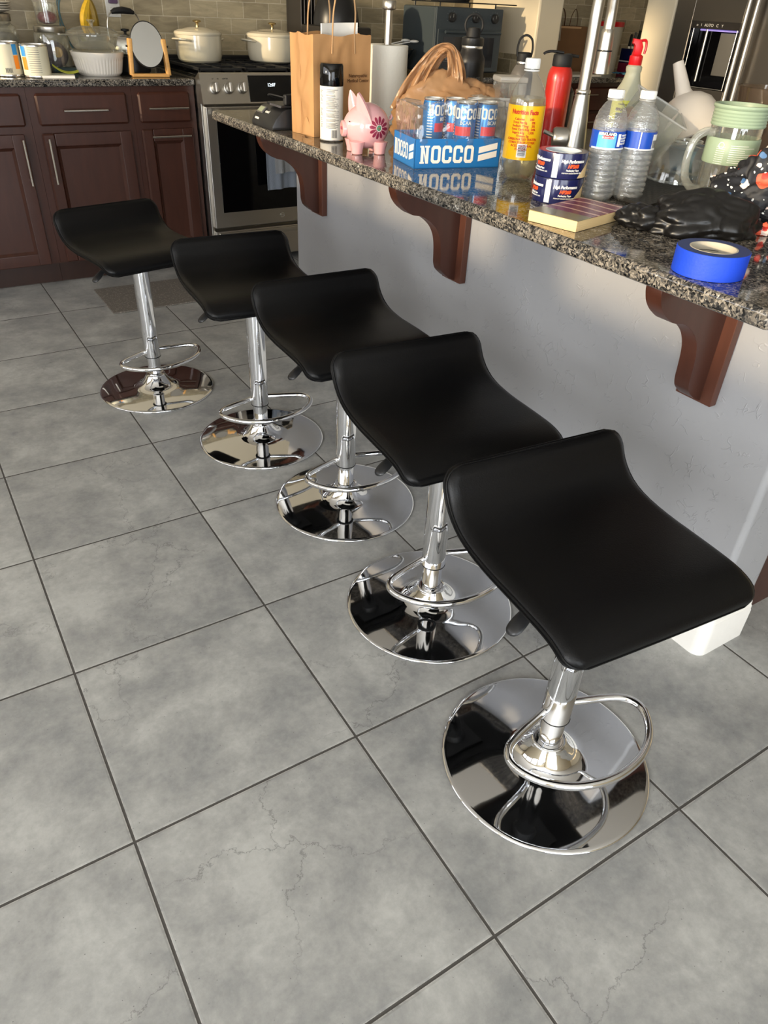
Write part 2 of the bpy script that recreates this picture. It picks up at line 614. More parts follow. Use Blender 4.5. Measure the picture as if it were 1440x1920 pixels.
plain('navy', rgb(26, 30, 74), 0.2, coat=0.4)
plain('label_blue', rgb(26, 72, 170), 0.3)
plain('label_sky', rgb(90, 170, 220), 0.3)
plain('tape_core', rgb(206, 214, 218), 0.6)
plain('blue_tape', rgb(22, 66, 196), 0.55, bump=0.2, bscale=200)
plain('blue_tape_side', rgb(50, 64, 112), 0.6)
plain('kraft_core', rgb(196, 188, 170), 0.7)
plain('red_metal', rgb(178, 34, 24), 0.32, coat=0.2)
plain('red_plastic', rgb(212, 24, 30), 0.3)
plain('grey_metal', rgb(98, 94, 90), 0.4)
plain('black_metal', rgb(24, 22, 22), 0.38)
plain('vinegar_plastic', rgb(214, 212, 184), 0.3, trans=0.35, ior=1.3)
plain('label_lime', rgb(206, 204, 70), 0.35)
plain('label_black', rgb(24, 40, 34), 0.4)
plain('soft_white_plastic', rgb(226, 214, 198), 0.32, trans=0.12)
plain('sage', rgb(150, 168, 142), 0.4, trans=0.05)
plain('page_edge', rgb(226, 196, 142), 0.8, bump=0.5, bscale=500, stretch=(0.05, 0.05, 1))
plain('board_wood', rgb(196, 160, 100), 0.7, var=0.2, vscale=30, stretch=(1, 12, 1), bump=0.3, bscale=40)
crumpled('bin_bag', rgb(15, 14, 14), 0.36, 0.7, 26, spec=0.5)
crumpled('carrier_plastic', rgb(200, 158, 116), 0.26, 0.9, 18, trans=0.5)
crumpled('dark_mat', rgb(34, 33, 32), 0.6, 0.3, 40)
spotted('floral_cloth', rgb(20, 20, 24), [(rgb(222, 92, 62), 15, 0.28), (rgb(84, 126, 118), 13, 0.27), (rgb(232, 208, 196), 24, 0.19),
                                          (rgb(214, 60, 50), 28, 0.20), (rgb(222, 220, 214), 85, 0.20), (rgb(74, 110, 150), 24, 0.17)])
spotted('floor_rug', rgb(112, 106, 98), [(rgb(140, 132, 122), 90, 0.32), (rgb(84, 78, 72), 130, 0.2)], rough=0.95)
thin_clear('clear_plastic', gloss=0.9, bump=0.25, bscale=25, haze=0.08)
thin_clear('clear_glass', tint=(0.96, 0.97, 0.95, 1), gloss=1.0, haze=0.06, hazecol=(0.95, 0.95, 0.9, 1))
thin_clear('bottle_shell', tint=(0.96, 0.98, 1, 1), gloss=1.0, bump=1.0, bscale=70, stretch=(1, 1, 3), haze=0.12)
thin_clear('shrink_wrap', gloss=1.0, bump=1.0, bscale=16, haze=0.07, hazecol=(0.95, 0.95, 0.95, 1))
thin_clear('frosted_plastic', gloss=0.7, rough=0.15, haze=0.40, hazecol=(0.88, 0.87, 0.84, 1), tint=(0.95, 0.95, 0.93, 1))
thin_clear('tinted_plastic', gloss=0.9, haze=0.12, hazecol=(0.5, 0.42, 0.34, 1), tint=(0.72, 0.62, 0.52, 1))
thin_clear('hazy_plastic', gloss=1.0, haze=0.24, hazecol=(0.86, 0.88, 0.82, 1))
thin_clear('water', tint=(0.95, 0.97, 0.98, 1), gloss=1.0, bump=1.0, bscale=90, stretch=(1, 1, 2), haze=0.14, hazecol=(0.95, 0.97, 0.99, 1))
plain('mirror', (0.86, 0.87, 0.86, 1), 0.02, 1.0)
plain('teal_wire', rgb(86, 116, 124), 0.4)
plain('banana_skin', rgb(232, 184, 46), 0.5, var=0.12, vscale=60)
plain('banana_dark', rgb(150, 120, 40), 0.5, var=0.25, vscale=40)
plain('candy_red', rgb(130, 20, 34), 0.35, var=0.2, vscale=30)
plain('purple_grey', rgb(96, 84, 96), 0.6, var=0.35, vscale=20)
plain('flour_grey', rgb(122, 116, 104), 0.8, var=0.2, vscale=10)
plain('can_label', rgb(222, 214, 186), 0.5)
plain('orange_label', rgb(238, 138, 30), 0.5)
plain('blue_label', rgb(40, 140, 210), 0.5)
plain('lime_note', rgb(196, 202, 64), 0.7)
plain('dark_teal', rgb(40, 62, 66), 0.4)
plain('oven_grey', rgb(60, 68, 72), 0.38)
plain('oven_glass', rgb(26, 26, 28), 0.08)
plain('oven_line', rgb(120, 122, 122), 0.5)
plain('fridge_steel', (0.20, 0.18, 0.155, 1), 0.30, 1.0, bump=0.04, bscale=200, stretch=(1, 1, 0.04))
plain('fridge_dark', rgb(40, 36, 32), 0.35)
plain('violet_glow', rgb(150, 140, 190), 0.4, emit=rgb(150, 130, 230), estr=0.55)
plain('clock_glow', rgb(220, 235, 245), 0.4, emit=rgb(225, 240, 250), estr=1.6)
plain('lcd', rgb(150, 158, 130), 0.3)
plain('towel_cloth', rgb(122, 130, 142), 0.95, bump=0.9, bscale=260)
plain('towel_cloth_light', rgb(136, 138, 140), 0.95, bump=0.9, bscale=260)
plain('blue_cloth', rgb(70, 134, 166), 0.9)
plain('white_board', rgb(210, 200, 182), 0.5)
plain('cream_plastic', rgb(206, 198, 178), 0.4)
plain('outlet_white', rgb(226, 222, 212), 0.35)
plain('purple_plug', rgb(92, 70, 96), 0.4)

# ------------------------------------------------------------------ helpers


class MB:
    """collects shapes into one mesh"""

    def __init__(self):
        self.bm = bmesh.new()
        self.boxy = False

    def box(self, x0, x1, y0, y1, z0, z1, bev=0.0, rot=None, seg=2):
        t = bmesh.new()
        bmesh.ops.create_cube(t, size=1.0)
        for v in t.verts:
            v.co = Vector(((x0 + x1) / 2 + v.co.x * (x1 - x0), (y0 + y1) / 2 + v.co.y * (y1 - y0), (z0 + z1) / 2 + v.co.z * (z1 - z0)))
        if bev > 0:
            self.boxy = True
            bmesh.ops.bevel(t, geom=t.edges[:], offset=bev, segments=seg, profile=0.5, affect='EDGES')
        return self.merge(t, rot)

    def merge(self, t, mat=None):
        if mat is not None:
            bmesh.ops.transform(t, matrix=mat, verts=t.verts[:])
        bmesh.ops.recalc_face_normals(t, faces=t.faces[:])
        me = bpy.data.meshes.new('tmp')
        t.to_mesh(me)
        t.free()
        self.bm.from_mesh(me)
        bpy.data.meshes.remove(me)
        return self

    def lathe(self, prof, seg=40, mat=None, a0=0.0, a1=2 * PI, closed=True, fn=None):
        """prof: list of (r, z); fn(angle, r, z) -> r"""
        t = bmesh.new()
        full = abs(a1 - a0 - 2 * PI) < 1e-6
        n = seg if full else seg + 1
        rings = []
        for (r, z) in prof:
            if r < 1e-6:
                rings.append([t.verts.new((0, 0, z))])
            else:
                ring = []
                for i in range(n):
                    a = a0 + (a1 - a0) * i / seg
                    rr = fn(a, r, z) if fn else r
                    ring.append(t.verts.new((rr * math.cos(a), rr * math.sin(a), z)))
                rings.append(ring)
        for A, B in zip(rings, rings[1:]):
            m = n if full else n - 1
            for i in range(m):
                j = (i + 1) % n
                if len(A) == 1 and len(B) == 1:
                    continue
                if len(A) == 1:
                    t.faces.new((A[0], B[j], B[i]))
                elif len(B) == 1:
                    t.faces.new((A[i], A[j], B[0]))
                else:
                    t.faces.new((A[i], A[j], B[j], B[i]))
        return self.merge(t, mat)

    def tube(self, pts, r, seg=10, closed=False, cap=True, flat=None):
        pts = [Vector(p) for p in pts]
        t = bmesh.new()
        n = len(pts)
        rad = r if isinstance(r, (list, tuple)) else [r] * n
        rings = []
        ref = None
        for i, p in enumerate(pts):
            if closed:
                d = pts[(i + 1) % n] - pts[i - 1]
            else:
                d = pts[min(i + 1, n - 1)] - pts[max(i - 1, 0)]
            d.normalize()
            if ref is None:
                ref = Vector((0, 0, 1)) if abs(d.z) < 0.9 else Vector((1, 0, 0))
            a = (ref - d * ref.dot(d))
            if a.length < 1e-5:
                a = d.orthogonal()
            a.normalize()
            ref = a
            b = d.cross(a)
            fa, fb = flat if flat else (1, 1)
            rings.append([t.verts.new(p + (a * math.cos(k * 2 * PI / seg) * fa + b * math.sin(k * 2 * PI / seg) * fb) * rad[i]) for k in range(seg)])
        m = n if closed else n - 1
        for i in range(m):
            A, B = rings[i], rings[(i + 1) % n]
            for k in range(seg):
                j = (k + 1) % seg
                t.faces.new((A[k], A[j], B[j], B[k]))
        if cap and not closed:
            t.faces.new(rings[0][::-1])
            t.faces.new(rings[-1])
        return self.merge(t)

    def prism(self, poly, h0, h1, axis='z', bev=0.0, mat=None):
        """extrude a 2-D polygon; axis is the extrusion axis"""
        t = bmesh.new()

        def P(a, b, h):
            return {'z': (a, b, h), 'y': (a, h, b), 'x': (h, a, b)}[axis]
        lo = [t.verts.new(P(a, b, h0)) for a, b in poly]
        hi = [t.verts.new(P(a, b, h1)) for a, b in poly]
        f0 = t.faces.new(lo)
        f1 = t.faces.new(hi[::-1])
        n = len(poly)
        for i in range(n):
            j = (i + 1) % n
            t.faces.new((lo[i], hi[i], hi[j], lo[j]))
        if bev > 0:
            ed = [e for e in t.edges if (e in f0.edges[:] or e in f1.edges[:])]
            bmesh.ops.bevel(t, geom=ed, offset=bev, segments=2, profile=0.5, affect='EDGES')
        return self.merge(t, mat)

    def sphere(self, c, rx, ry=None, rz=None, u=24, v=16, rot=None, fn=None):
        ry = rx if ry is None else ry
        rz = rx if rz is None else rz
        t = bmesh.new()
        bmesh.ops.create_uvsphere(t, u_segments=u, v_segments=v, radius=1.0)
        for w in t.verts:
            p = w.co.copy()
            if fn:
                p = fn(p)
            p = Vector((p.x * rx, p.y * ry, p.z * rz))
            if rot is not None:
                p = rot @ p
            w.co = p + Vector(c)
        return self.merge(t)

    def grid(self, f, nu, nv, closed_u=False, thick=0.0, mat=None):
        """surface f(u, v) with u, v in 0..1"""
        t = bmesh.new()
        vs = [[t.verts.new(f(i / (nu if closed_u else nu), j / nv)) for j in range(nv + 1)] for i in range(nu if closed_u else nu + 1)]
        for i in range(nu):
            k = (i + 1) % nu if closed_u else i + 1
            for j in range(nv):
                t.faces.new((vs[i][j], vs[k][j], vs[k][j + 1], vs[i][j + 1]))
        if thick:
            bmesh.ops.recalc_face_normals(t, faces=t.faces[:])
            bmesh.ops.solidify(t, geom=t.faces[:], thickness=thick)
        return self.merge(t, mat)


def obj(name, mb, mat, parent=None, smooth=True, loc=None, rot=None, auto=35):
    bm = mb.bm if isinstance(mb, MB) else mb
    me = bpy.data.meshes.new(name)
    if smooth:
        lim = R_(auto)
        for f in bm.faces:
            f.smooth = True
        for e in bm.edges:
            if len(e.link_faces) == 2 and e.calc_face_angle(0) > lim:
                e.smooth = False
    bm.to_mesh(me)
    bm.free()
    me.materials.append(MATS[mat])
    o = bpy.data.objects.new(name, me)
    COL.objects.link(o)
    if isinstance(mb, MB) and mb.boxy and smooth:
        wm = o.modifiers.new('wn', 'WEIGHTED_NORMAL')
        wm.keep_sharp = True
    if parent is not None:
        o.parent = parent
    if loc is not None:
        o.location = loc
    if rot is not None:
        o.rotation_euler = rot
    return o


def thing(name, label, cat, loc=(0, 0, 0), rz=0.0, group=None, rot=None):
    o = bpy.data.objects.new(name, None)
    o.empty_display_size = 0.05
    COL.objects.link(o)
    o.location = loc
    o.rotation_euler = rot if rot else (0, 0, rz)
    return tag(o, label, cat, group)


def tag(o, label, cat, group=None, kind=None):
    o['label'] = label
    o['category'] = cat
    if group:
        o['group'] = group
    if kind:
        o['kind'] = kind
    return o


def struct(name, mb, mat, smooth=False, label=None, cat=None):
    o = obj(name, mb, mat, smooth=smooth)
    o['kind'] = 'structure'
    if label:
        o['label'] = label
        o['category'] = cat
    return o


def dup(root, loc, rz, label):
    r = root.copy()
    COL.objects.link(r)
    r.location = loc
    r.rotation_euler = (0, 0, rz)
    r['label'] = label
    for ch in list(root.children):
        c = ch.copy()
        COL.objects.link(c)
        c.parent = r
        for g in list(ch.children):
            d = g.copy()
            COL.objects.link(d)
            d.parent = c
    return r


def text_bm(s, size, depth=0.0004, align='LEFT', bold=0.0, shear=0.0, sx=1.0, spacing=1.0, line=1.0):
    cu = bpy.data.curves.new('t', 'FONT')
    cu.body = s
    cu.size = size
    cu.extrude = depth
    cu.offset = bold
    cu.shear = shear
    cu.align_x = align
    cu.space_character = spacing
    cu.space_line = line
    cu.resolution_u = 3
    o = bpy.data.objects.new('t', cu)
    COL.objects.link(o)
    dg = bpy.context.evaluated_depsgraph_get()
    me = bpy.data.meshes.new_from_object(o.evaluated_get(dg))
    bpy.data.objects.remove(o)
    bpy.data.curves.remove(cu)
    bm = bmesh.new()
    bm.from_mesh(me)
    bpy.data.meshes.remove(me)
    if sx != 1.0:
        for v in bm.verts:
            v.co.x *= sx
    return bm


def flat_text(name, s, size, mat, parent, M, **kw):
    """text in the x-y plane moved by the matrix M"""
    bm = text_bm(s, size, **kw)
    bmesh.ops.transform(bm, matrix=M, verts=bm.verts[:])
    return obj(name, bm, mat, parent, smooth=False)


def round_text(name, s, size, mat, parent, rad, ang, z, **kw):
    """text wrapped on a cylinder of radius rad around z, starting at angle ang (centre when aligned so)"""
    bm = text_bm(s, size, **kw)
    bmesh.ops.subdivide_edges(bm, edges=[e for e in bm.edges if abs(e.verts[0].co.x - e.verts[1].co.x) > 0.003], cuts=2)
    for v in bm.verts:
        a = ang + v.co.x / rad
        r = rad + 0.0004 + v.co.z
        v.co = Vector((r * math.cos(a), r * math.sin(a), z + v.co.y))
    return obj(name, bm, mat, parent, smooth=False)


def upright(x, y, z, yaw):
    """matrix: text reads along +x turned by yaw, stands upright and faces local -y"""
    return Matrix.Translation((x, y, z)) @ Matrix.Rotation(yaw, 4, 'Z') @ Matrix.Rotation(PI / 2, 4, 'X')


def catmull(pts, n=8, closed=False):
    P = [Vector(p) for p in pts]
    out = []
    m = len(P)
    rng = range(m) if closed else range(m - 1)
    for i in rng:
        p1, p2 = P[i], P[(i + 1) % m]
        p0 = P[i - 1] if (closed or i > 0) else p1
        p3 = P[(i + 2) % m] if (closed or i + 2 < m) else p2
        for k in range(n):
            t = k / n
            out.append(0.5 * ((2 * p1) + (-p0 + p2) * t + (2 * p0 - 5 * p1 + 4 * p2 - p3) * t * t + (-p0 + 3 * p1 - 3 * p2 + p3) * t ** 3))
    if not closed:
        out.append(P[-1])
    return out


CT = 0.914   # island counter top
KT = 0.900   # back counter top
YF = 3.13    # front of the back cabinets
YB = 3.75    # back wall

# ------------------------------------------------------------------ the room
struct('floor', MB().box(-3.3, 7.2, -4.7, 6.0, -0.05, 0.0), 'floor_tile')
struct('ceiling', MB().box(-3.3, 7.2, -4.7, 6.0, 2.7, 2.8), 'ceiling_paint')
struct('wall_back', MB().box(-3.2, 7.2, YB + 0.008, YB + 0.12, 0, 2.7), 'cream_wall')
bs = struct('wall_back_tiles', MB().box(-3.2, 7.2, YB, YB + 0.01, 0.88, 1.5), 'backsplash')
# left wall: window openings between y -1.4 and 3.2, from z 1.33 to 2.35
wl = MB()
wl.box(-3.32, -3.2, -1.6, 3.76, 0, 1.33).box(-3.32, -3.2, -4.6, -3.9, 0, 1.33)
wl.box(-3.32, -3.2, -4.6, 3.76, 2.35, 2.7)
wl.box(-3.32, -3.2, -3.9, -1.6, 2.15, 2.35)
for a, b in ((-4.6, -3.9), (-1.6, -1.4), (0.05, 0.2), (1.65, 1.8), (3.25, 3.76)):
    wl.box(-3.32, -3.2, a, b, 1.33, 2.35)
struct('wall_left', wl, 'cream_wall')
for i, (a, b) in enumerate(((-1.4, 0.05), (0.2, 1.65), (1.8, 3.25))):
    f = MB()
    f.box(-3.28, -3.22, a, a + 0.05, 1.33, 2.35).box(-3.28, -3.22, b - 0.05, b, 1.33, 2.35)
    f.box(-3.28, -3.22, a, b, 1.33, 1.37).box(-3.28, -3.22, a, b, 2.31, 2.35).box(-3.27, -3.23, (a + b) / 2 - 0.02, (a + b) / 2 + 0.02, 1.33, 2.35)
    struct('window_%d' % (i + 1), f, 'white_trim')
wr = MB()
wr.box(-3.3, -2.3, -4.62, -4.5, 0, 2.7).box(1.1, 7.2, -4.62, -4.5, 0, 2.7).box(-2.3, 1.1, -4.62, -4.5, 2.2, 2.7)
struct('wall_rear', wr, 'cream_wall')
f = MB()
for a, b in ((-2.3, -2.23), (-0.65, -0.55), (1.03, 1.1)):
    f.box(a, b, -4.6, -4.54, 0, 2.2)
f.box(-2.3, 1.1, -4.6, -4.54, 0, 0.06).box(-2.3, 1.1, -4.6, -4.54, 2.14, 2.2)
struct('door_1', f, 'white_trim')
f = MB()
for a, b in ((-3.9, -3.83), (-2.8, -2.7), (-1.67, -1.6)):
    f.box(-3.29, -3.23, a, b, 0, 2.15)
f.box(-3.29, -3.23, -3.9, -1.6, 0, 0.06).box(-3.29, -3.23, -3.9, -1.6, 2.09, 2.15)
struct('door_2', f, 'white_trim')
struct('wall_right', MB().box(7.1, 7.2, -4.6, 3.76, 0, 2.7), 'cream_wall')
# stub wall beside the toaster oven, and partition beside the fridge
struct('wall_stub', MB().box(3.47, 3.665, 3.11, YB + 0.01, 0, 2.7, 0.012), 'cream_wall')
struct('wall_stub_tiles', MB().box(3.462, 3.472, 3.14, YB, 0.9, 1.012), 'backsplash')
struct('wall_partition', MB().box(3.90, 4.70, 2.480, 2.688, 0, 2.7, 0.010), 'cream_wall')

# knee wall of the island with its baseboard
kw = MB()
kw.box(1.288, 1.44, -0.2, 1.935, 0, 0.884, 0.014, seg=4)
struct('wall_knee', kw, 'grey_wall', smooth=True)
bb = MB()
prof = [(0.0, 0.0), (0.013, 0.0), (0.013, 0.085), (0.011, 0.089), (0.011, 0.097), (0.008, 0.101), (0.008, 0.108), (0.005, 0.118), (0.0, 0.122)]
outline = []  # path around the wall foot: along x-, round the near corner, along y-
for a, b in ((1.935, None), (-0.185, None)):
    outline.append((1.288, a, -1, 0))
for k in range(1, 6):
    t_ = PI + k * (PI / 2) / 6
    outline.append((1.303 + 0.015 * math.cos(t_), -0.185 + 0.015 * math.sin(t_), math.cos(t_), math.sin(t_)))
outline += [(1.303, -0.2, 0, -1), (1.436, -0.2, 0, -1)]
t = bmesh.new()
rows = [[t.verts.new((x + nx * d, y + ny * d, z)) for d, z in prof] for x, y, nx, ny in outline]
for A, B in zip(rows, rows[1:]):
    for i in range(len(prof) - 1):
        t.faces.new((A[i], B[i], B[i + 1], A[i + 1]))
t.faces.new(rows[-1])
t.faces.new(rows[0][::-1])
bb.merge(t)
struct('baseboard_island', bb, 'white_trim', smooth=True)

# ------------------------------------------------------------------ island: base cabinet, worktop, corbels
def front_panel(name, x0, x1, z0, z1, parent, y=0.0, raised=False, mat='cherry'):
    """cabinet door or drawer front facing local -y, its back at y"""
    m = MB()
    w = 0.055
    if raised:
        m.box(x0, x0 + w, y - 0.02, y, z0, z1, 0.007, seg=1).box(x1 - w, x1, y - 0.02, y, z0, z1, 0.004)
        m.box(x0 + w - 0.002, x1 - w + 0.002, y - 0.02, y, z1 - w, z1, 0.004).box(x0 + w - 0.002, x1 - w + 0.002, y - 0.02, y, z0, z0 + w, 0.004)
        m.box(x0 + w - 0.01, x1 - w + 0.01, y - 0.009, y, z0 + w - 0.01, z1 - w + 0.01)
        # sloped inner moulding
        sl_ = 0.013
        m.prism([(x0 + w, y - 0.02), (x0 + w, y - 0.008), (x0 + w + sl_, y - 0.008)], z0 + w, z1 - w, 'z')
        m.prism([(x1 - w, y - 0.02), (x1 - w, y - 0.008), (x1 - w - sl_, y - 0.008)], z0 + w, z1 - w, 'z')
        m.prism([(y - 0.02, z0 + w), (y - 0.008, z0 + w), (y - 0.008, z0 + w + sl_)], x0 + w, x1 - w, 'x')
        m.prism([(y - 0.02, z1 - w), (y - 0.008, z1 - w), (y - 0.008, z1 - w - sl_)], x0 + w, x1 - w, 'x')
    else:
        m.box(x0, x1, y - 0.02, y, z0, z1, 0.009, seg=1)
    return obj(name, m, mat, parent)


def bar_handle(parent, p0, p1, y=-0.02, r=0.005, mat='nickel'):
    a, b = Vector((p0[0], y - 0.028, p0[1])), Vector((p1[0], y - 0.028, p1[1]))
    m = MB().tube([a, b], r, 10)
    for k in (0.1, 0.9):
        q = a.lerp(b, k)
        m.tube([q, (q.x, y - 0.0005, q.z)], r * 0.8, 8)
    return obj('handle', m, mat, parent)


t_ = thing('island_cabinet', 'dark cherry base cabinet of the island behind the grey knee wall', 'cabinet', (0, 0, 0))
obj('body', MB().box(1.4405, 2.04, -0.16, 1.935, 0.0, 0.884, 0.002), 'cherry', t_)
obj('end_panel', MB().box(1.45, 2.035, -0.164, -0.159, 0.1, 0.87, 0.002), 'cherry', t_)
ct = MB().box(0.962, 2.085, -0.268, 1.915, 0.884, CT, 0.009, seg=3)
tag(obj('island_worktop', ct, 'granite'), 'speckled grey granite worktop with an overhang above the stools', 'worktop')

CP = [(1.048, 0.8845), (1.048, 0.853), (1.056, 0.831), (1.068, 0.815), (1.082, 0.803), (1.1045, 0.7893), (1.1344, 0.7827), (1.1596, 0.7699),
      (1.1839, 0.7499), (1.1995, 0.7255), (1.2066, 0.6986), (1.2095, 0.6671), (1.2106, 0.6476), (1.2152, 0.632), (1.2222, 0.6225), (1.2422, 0.6065), (1.267, 0.5955)]


def corbel(yc, label):
    c = thing('corbel', label, 'corbel', (1.287, yc, 0.884), 0, 'corbels under the island overhang')
    pts = [CP[0]] + [(p.x, p.y) for p in catmull([(a, b, 0) for a, b in CP[1:]], 4)] + [(1.268, 0.8845)]
    pts = [(a - 1.287, b - 0.885) for a, b in pts]
    obj('bracket', MB().prism(pts, -0.018, 0.018, 'y', 0.0012), 'cherry', c, auto=50)
    obj('back_plate', MB().box(-0.021, 0.0, -0.044, 0.044, -0.294, -0.001, 0.002), 'cherry_edge', c)
    return c


corbel(0.004, 'curved dark wood corbel nearest the camera, left below the blue tape roll')
corbel(0.871, 'curved dark wood corbel below the blue drink carton, middle one of the three')
corbel(1.717, 'curved dark wood corbel at the far end of the island, in front of the range')

# ------------------------------------------------------------------ back cabinets and counter, left of the range
kc = MB().box(-3.2, 1.340, YF - 0.0, YB, KT - 0.030, KT, 0.007, seg=3)
tag(obj('kitchen_worktop', kc, 'granite'), 'dark speckled granite worktop left of the range', 'worktop')


def cabinet(x0, x1, label, drawers, doors, name='base_cabinet', group=None, y=YF + 0.02, top=KT - 0.030, mat='cherry', ctx=None):
    c = thing(name, label, 'cabinet', (x0, y, 0), 0, group)
    w = x1 - x0
    obj('body', MB().box(0.0005, w - 0.0005, 0.0, YB - y - 0.002, 0.105, top), mat, c)
    obj('toe_kick', MB().box(0.0005, w - 0.0005, 0.055, 0.07, 0.0, 0.105), 'dark_wood', c)
    for (a, b, z0, z1, h) in drawers:
        d = front_panel('drawer', a - x0, b - x0, z0, z1, c, mat=mat)
        bar_handle(d, (h[0] - x0, h[1]), (h[2] - x0, h[3]))
    for (a, b, z0, z1, h) in doors:
        d = front_panel('door', a - x0, b - x0, z0, z1, c, raised=True, mat=mat)
        bar_handle(d, (h[0] - x0, h[1]), (h[2] - x0, h[3]))
    return c


cabinet(-0.42, 0.565, 'dark cherry base cabinet cut by the left picture edge, under the tins', [(0.10, 0.54, 0.715, 0.845, (0.22, 0.778, 0.42, 0.778))],
        [(0.08, 0.522, 0.108, 0.685, (0.508, 0.667, 0.508, 0.475))])
cabinet(0.565, 1.030, 'dark cherry base cabinet with one wide drawer over a left-handled door', [(0.597, 1.001, 0.715, 0.845, (0.706, 0.778, 0.902, 0.778))],
        [(0.597, 1.001, 0.108, 0.685, (0.619, 0.667, 0.619, 0.475))])
cabinet(1.030, 1.338, 'narrow dark cherry base cabinet beside the range, door with a horizontal handle', [(1.054, 1.308, 0.715, 0.845, (1.094, 0.779, 1.288, 0.779))],
        [(1.054, 1.308, 0.108, 0.688, (1.094, 0.657, 1.288, 0.657))])
# counter to the right of the range, up to the stub wall
tag(obj('corner_worktop', MB().box(2.112, 3.468, YF, YB, KT - 0.03, KT, 0.006), 'granite'), 'dark granite worktop right of the range under the toaster oven', 'worktop')
cabinet(2.115, 3.46, 'dark base cabinet right of the range, behind the island', [], [(2.14, 2.75, 0.108, 0.84, (2.2, 0.8, 2.4, 0.8)), (2.79, 3.43, 0.108, 0.84, (2.9, 0.8, 3.1, 0.8))])
# pantry run seen past the stub wall
tag(obj('pantry_worktop', MB().box(3.668, 6.2, YF - 0.02, YB, KT - 0.034, KT - 0.004, 0.006), 'granite'), 'granite worktop seen past the stub wall, under the knife block', 'worktop')
cabinet(3.67, 4.35, 'dark base cabinet with slim pull handles seen behind the tall faucet', [(3.69, 4.33, 0.70, 0.84, (3.84, 0.80, 4.08, 0.80)), (3.69, 4.33, 0.52, 0.685, (3.84, 0.64, 4.08, 0.64))],
        [(3.69, 4.33, 0.108, 0.5, (3.84, 0.45, 4.08, 0.45))], top=KT - 0.034)
cabinet(4.35, 5.6, 'dark base cabinet seen behind the yellow spray bottle', [(4.37, 5.2, 0.70, 0.84, (4.6, 0.78, 4.9, 0.78))], [(4.37, 5.2, 0.108, 0.68, (4.42, 0.64, 4.42, 0.45))], top=KT - 0.034)

# wall outlet
o_ = thing('wall_outlet', 'white double wall outlet with a dark plug on the tiled wall', 'outlet', (1.160, YB, 1.165))
obj('cover_plate', MB().box(-0.036, 0.036, -0.006, 0.0, -0.045, 0.06, 0.003), 'outlet_white', o_)
obj('socket', MB().box(-0.017, 0.017, -0.009, -0.004, -0.036, -0.004, 0.004), 'outlet_white', o_)
obj('socket_slots', MB().box(-0.008, -0.005, -0.0095, -0.008, -0.02, -0.009).box(0.005, 0.008, -0.0095, -0.008, -0.02, -0.009).box(-0.002, 0.002, -0.0095, -0.008, -0.031, -0.026), 'ink', o_)
obj('plug', MB().box(-0.022, 0.022, -0.03, -0.006, 0.012, 0.055, 0.005), 'purple_plug', o_)

# ------------------------------------------------------------------ range
rg = thing('gas_range', 'stainless steel gas range with dark oven window and round knobs', 'range', (1.345, 3.10, 0))
W = 0.76
obj('body', MB().box(0.0, W, 0.02, 0.645, 0.03, 0.905, 0.004), 'steel', rg)
obj('side_trim', MB().box(-0.002, 0.016, -0.018, 0.03, 0.05, 0.80, 0.004), 'steel', rg)
dr = obj('oven_door', MB().box(0.012, W - 0.012, -0.045, 0.018, 0.215, 0.788, 0.006), 'brushed', rg)
obj('window', MB().box(0.062, W - 0.062, -0.047, -0.044, 0.292, 0.752, 0.001), 'gloss_black', dr)
hd = MB().tube([(0.05, -0.095, 0.765), (W - 0.05, -0.095, 0.765)], 0.011, 14)
for x in (0.08, W - 0.08):
    hd.tube([(x, -0.095, 0.765), (x, -0.044, 0.765)], 0.008, 10)
obj('handle', hd, 'steel', dr)
lg = MB().lathe([(0.011, 0), (0.013, 0), (0.013, 0.0015), (0.011, 0.0015), (0.011, 0)], 24, Matrix.Translation((W / 2 + 0.02, -0.046, 0.255)) @ Matrix.Rotation(PI / 2, 4, 'X'))
obj('emblem', lg, 'aluminium', dr)
flat_text('emblem_lettering', 'GE', 0.013, 'aluminium', dr, upright(W / 2 + 0.02, -0.0465, 0.2505, 0), align='CENTER', shear=0.3)
obj('storage_drawer', MB().box(0.012, W - 0.012, -0.04, 0.018, 0.045, 0.198, 0.006).box(0.03, W - 0.03, -0.048, -0.035, 0.165, 0.19, 0.004), 'brushed', rg)
# slanted control panel
cp = MB().prism([(-0.052, 0.800), (0.03, 0.800), (0.03, 0.905), (-0.018, 0.930), (-0.026, 0.926)], -0.002, W + 0.002, 'x')
pan = obj('control_panel', cp, 'brushed', rg)
tilt = math.atan2(0.026, 0.126)
Mp = Matrix.Translation((0, -0.039, 0.863)) @ Matrix.Rotation(-tilt, 4, 'X')
obj('display_panel', MB().box(0.245, 0.52, -0.004, 0.002, -0.058, 0.056, 0.0, Mp), 'gloss_black', pan, smooth=False)
flat_text('clock_digits', '12:07', 0.020, 'clock_glow', pan, Mp @ Matrix.Translation((0.345, -0.0042, 0.008)) @ Matrix.Rotation(PI / 2, 4, 'X'), bold=0.0004)
for x in (0.069, 0.141, 0.213, 0.56, 0.63, 0.70):
    K = Mp @ Matrix.Translation((x, -0.001, 0.004)) @ Matrix.Rotation(PI / 2, 4, 'X')
    k_ = obj('knob', MB().lathe([(0.027, 0), (0.027, 0.004), (0.0225, 0.006), (0.0215, 0.026), (0.019, 0.028), (0, 0.028)], 30, K), 'steel', pan)
    obj('knob_grip', MB().box(-0.0055, 0.0055, -0.020, 0.020, 0.027, 0.034, 0.002, K), 'aluminium', k_)
flat_text('panel_marks', 'LF        LR        CENTER', 0.008, 'ink', pan, Mp @ Matrix.Translation((0.060, -0.0008, 0.040)) @ Matrix.Rotation(PI / 2, 4, 'X'))
ctp = obj('cooktop', MB().box(0.0, W, -0.015, 0.62, 0.905, 0.918, 0.004), 'gloss_black', rg)
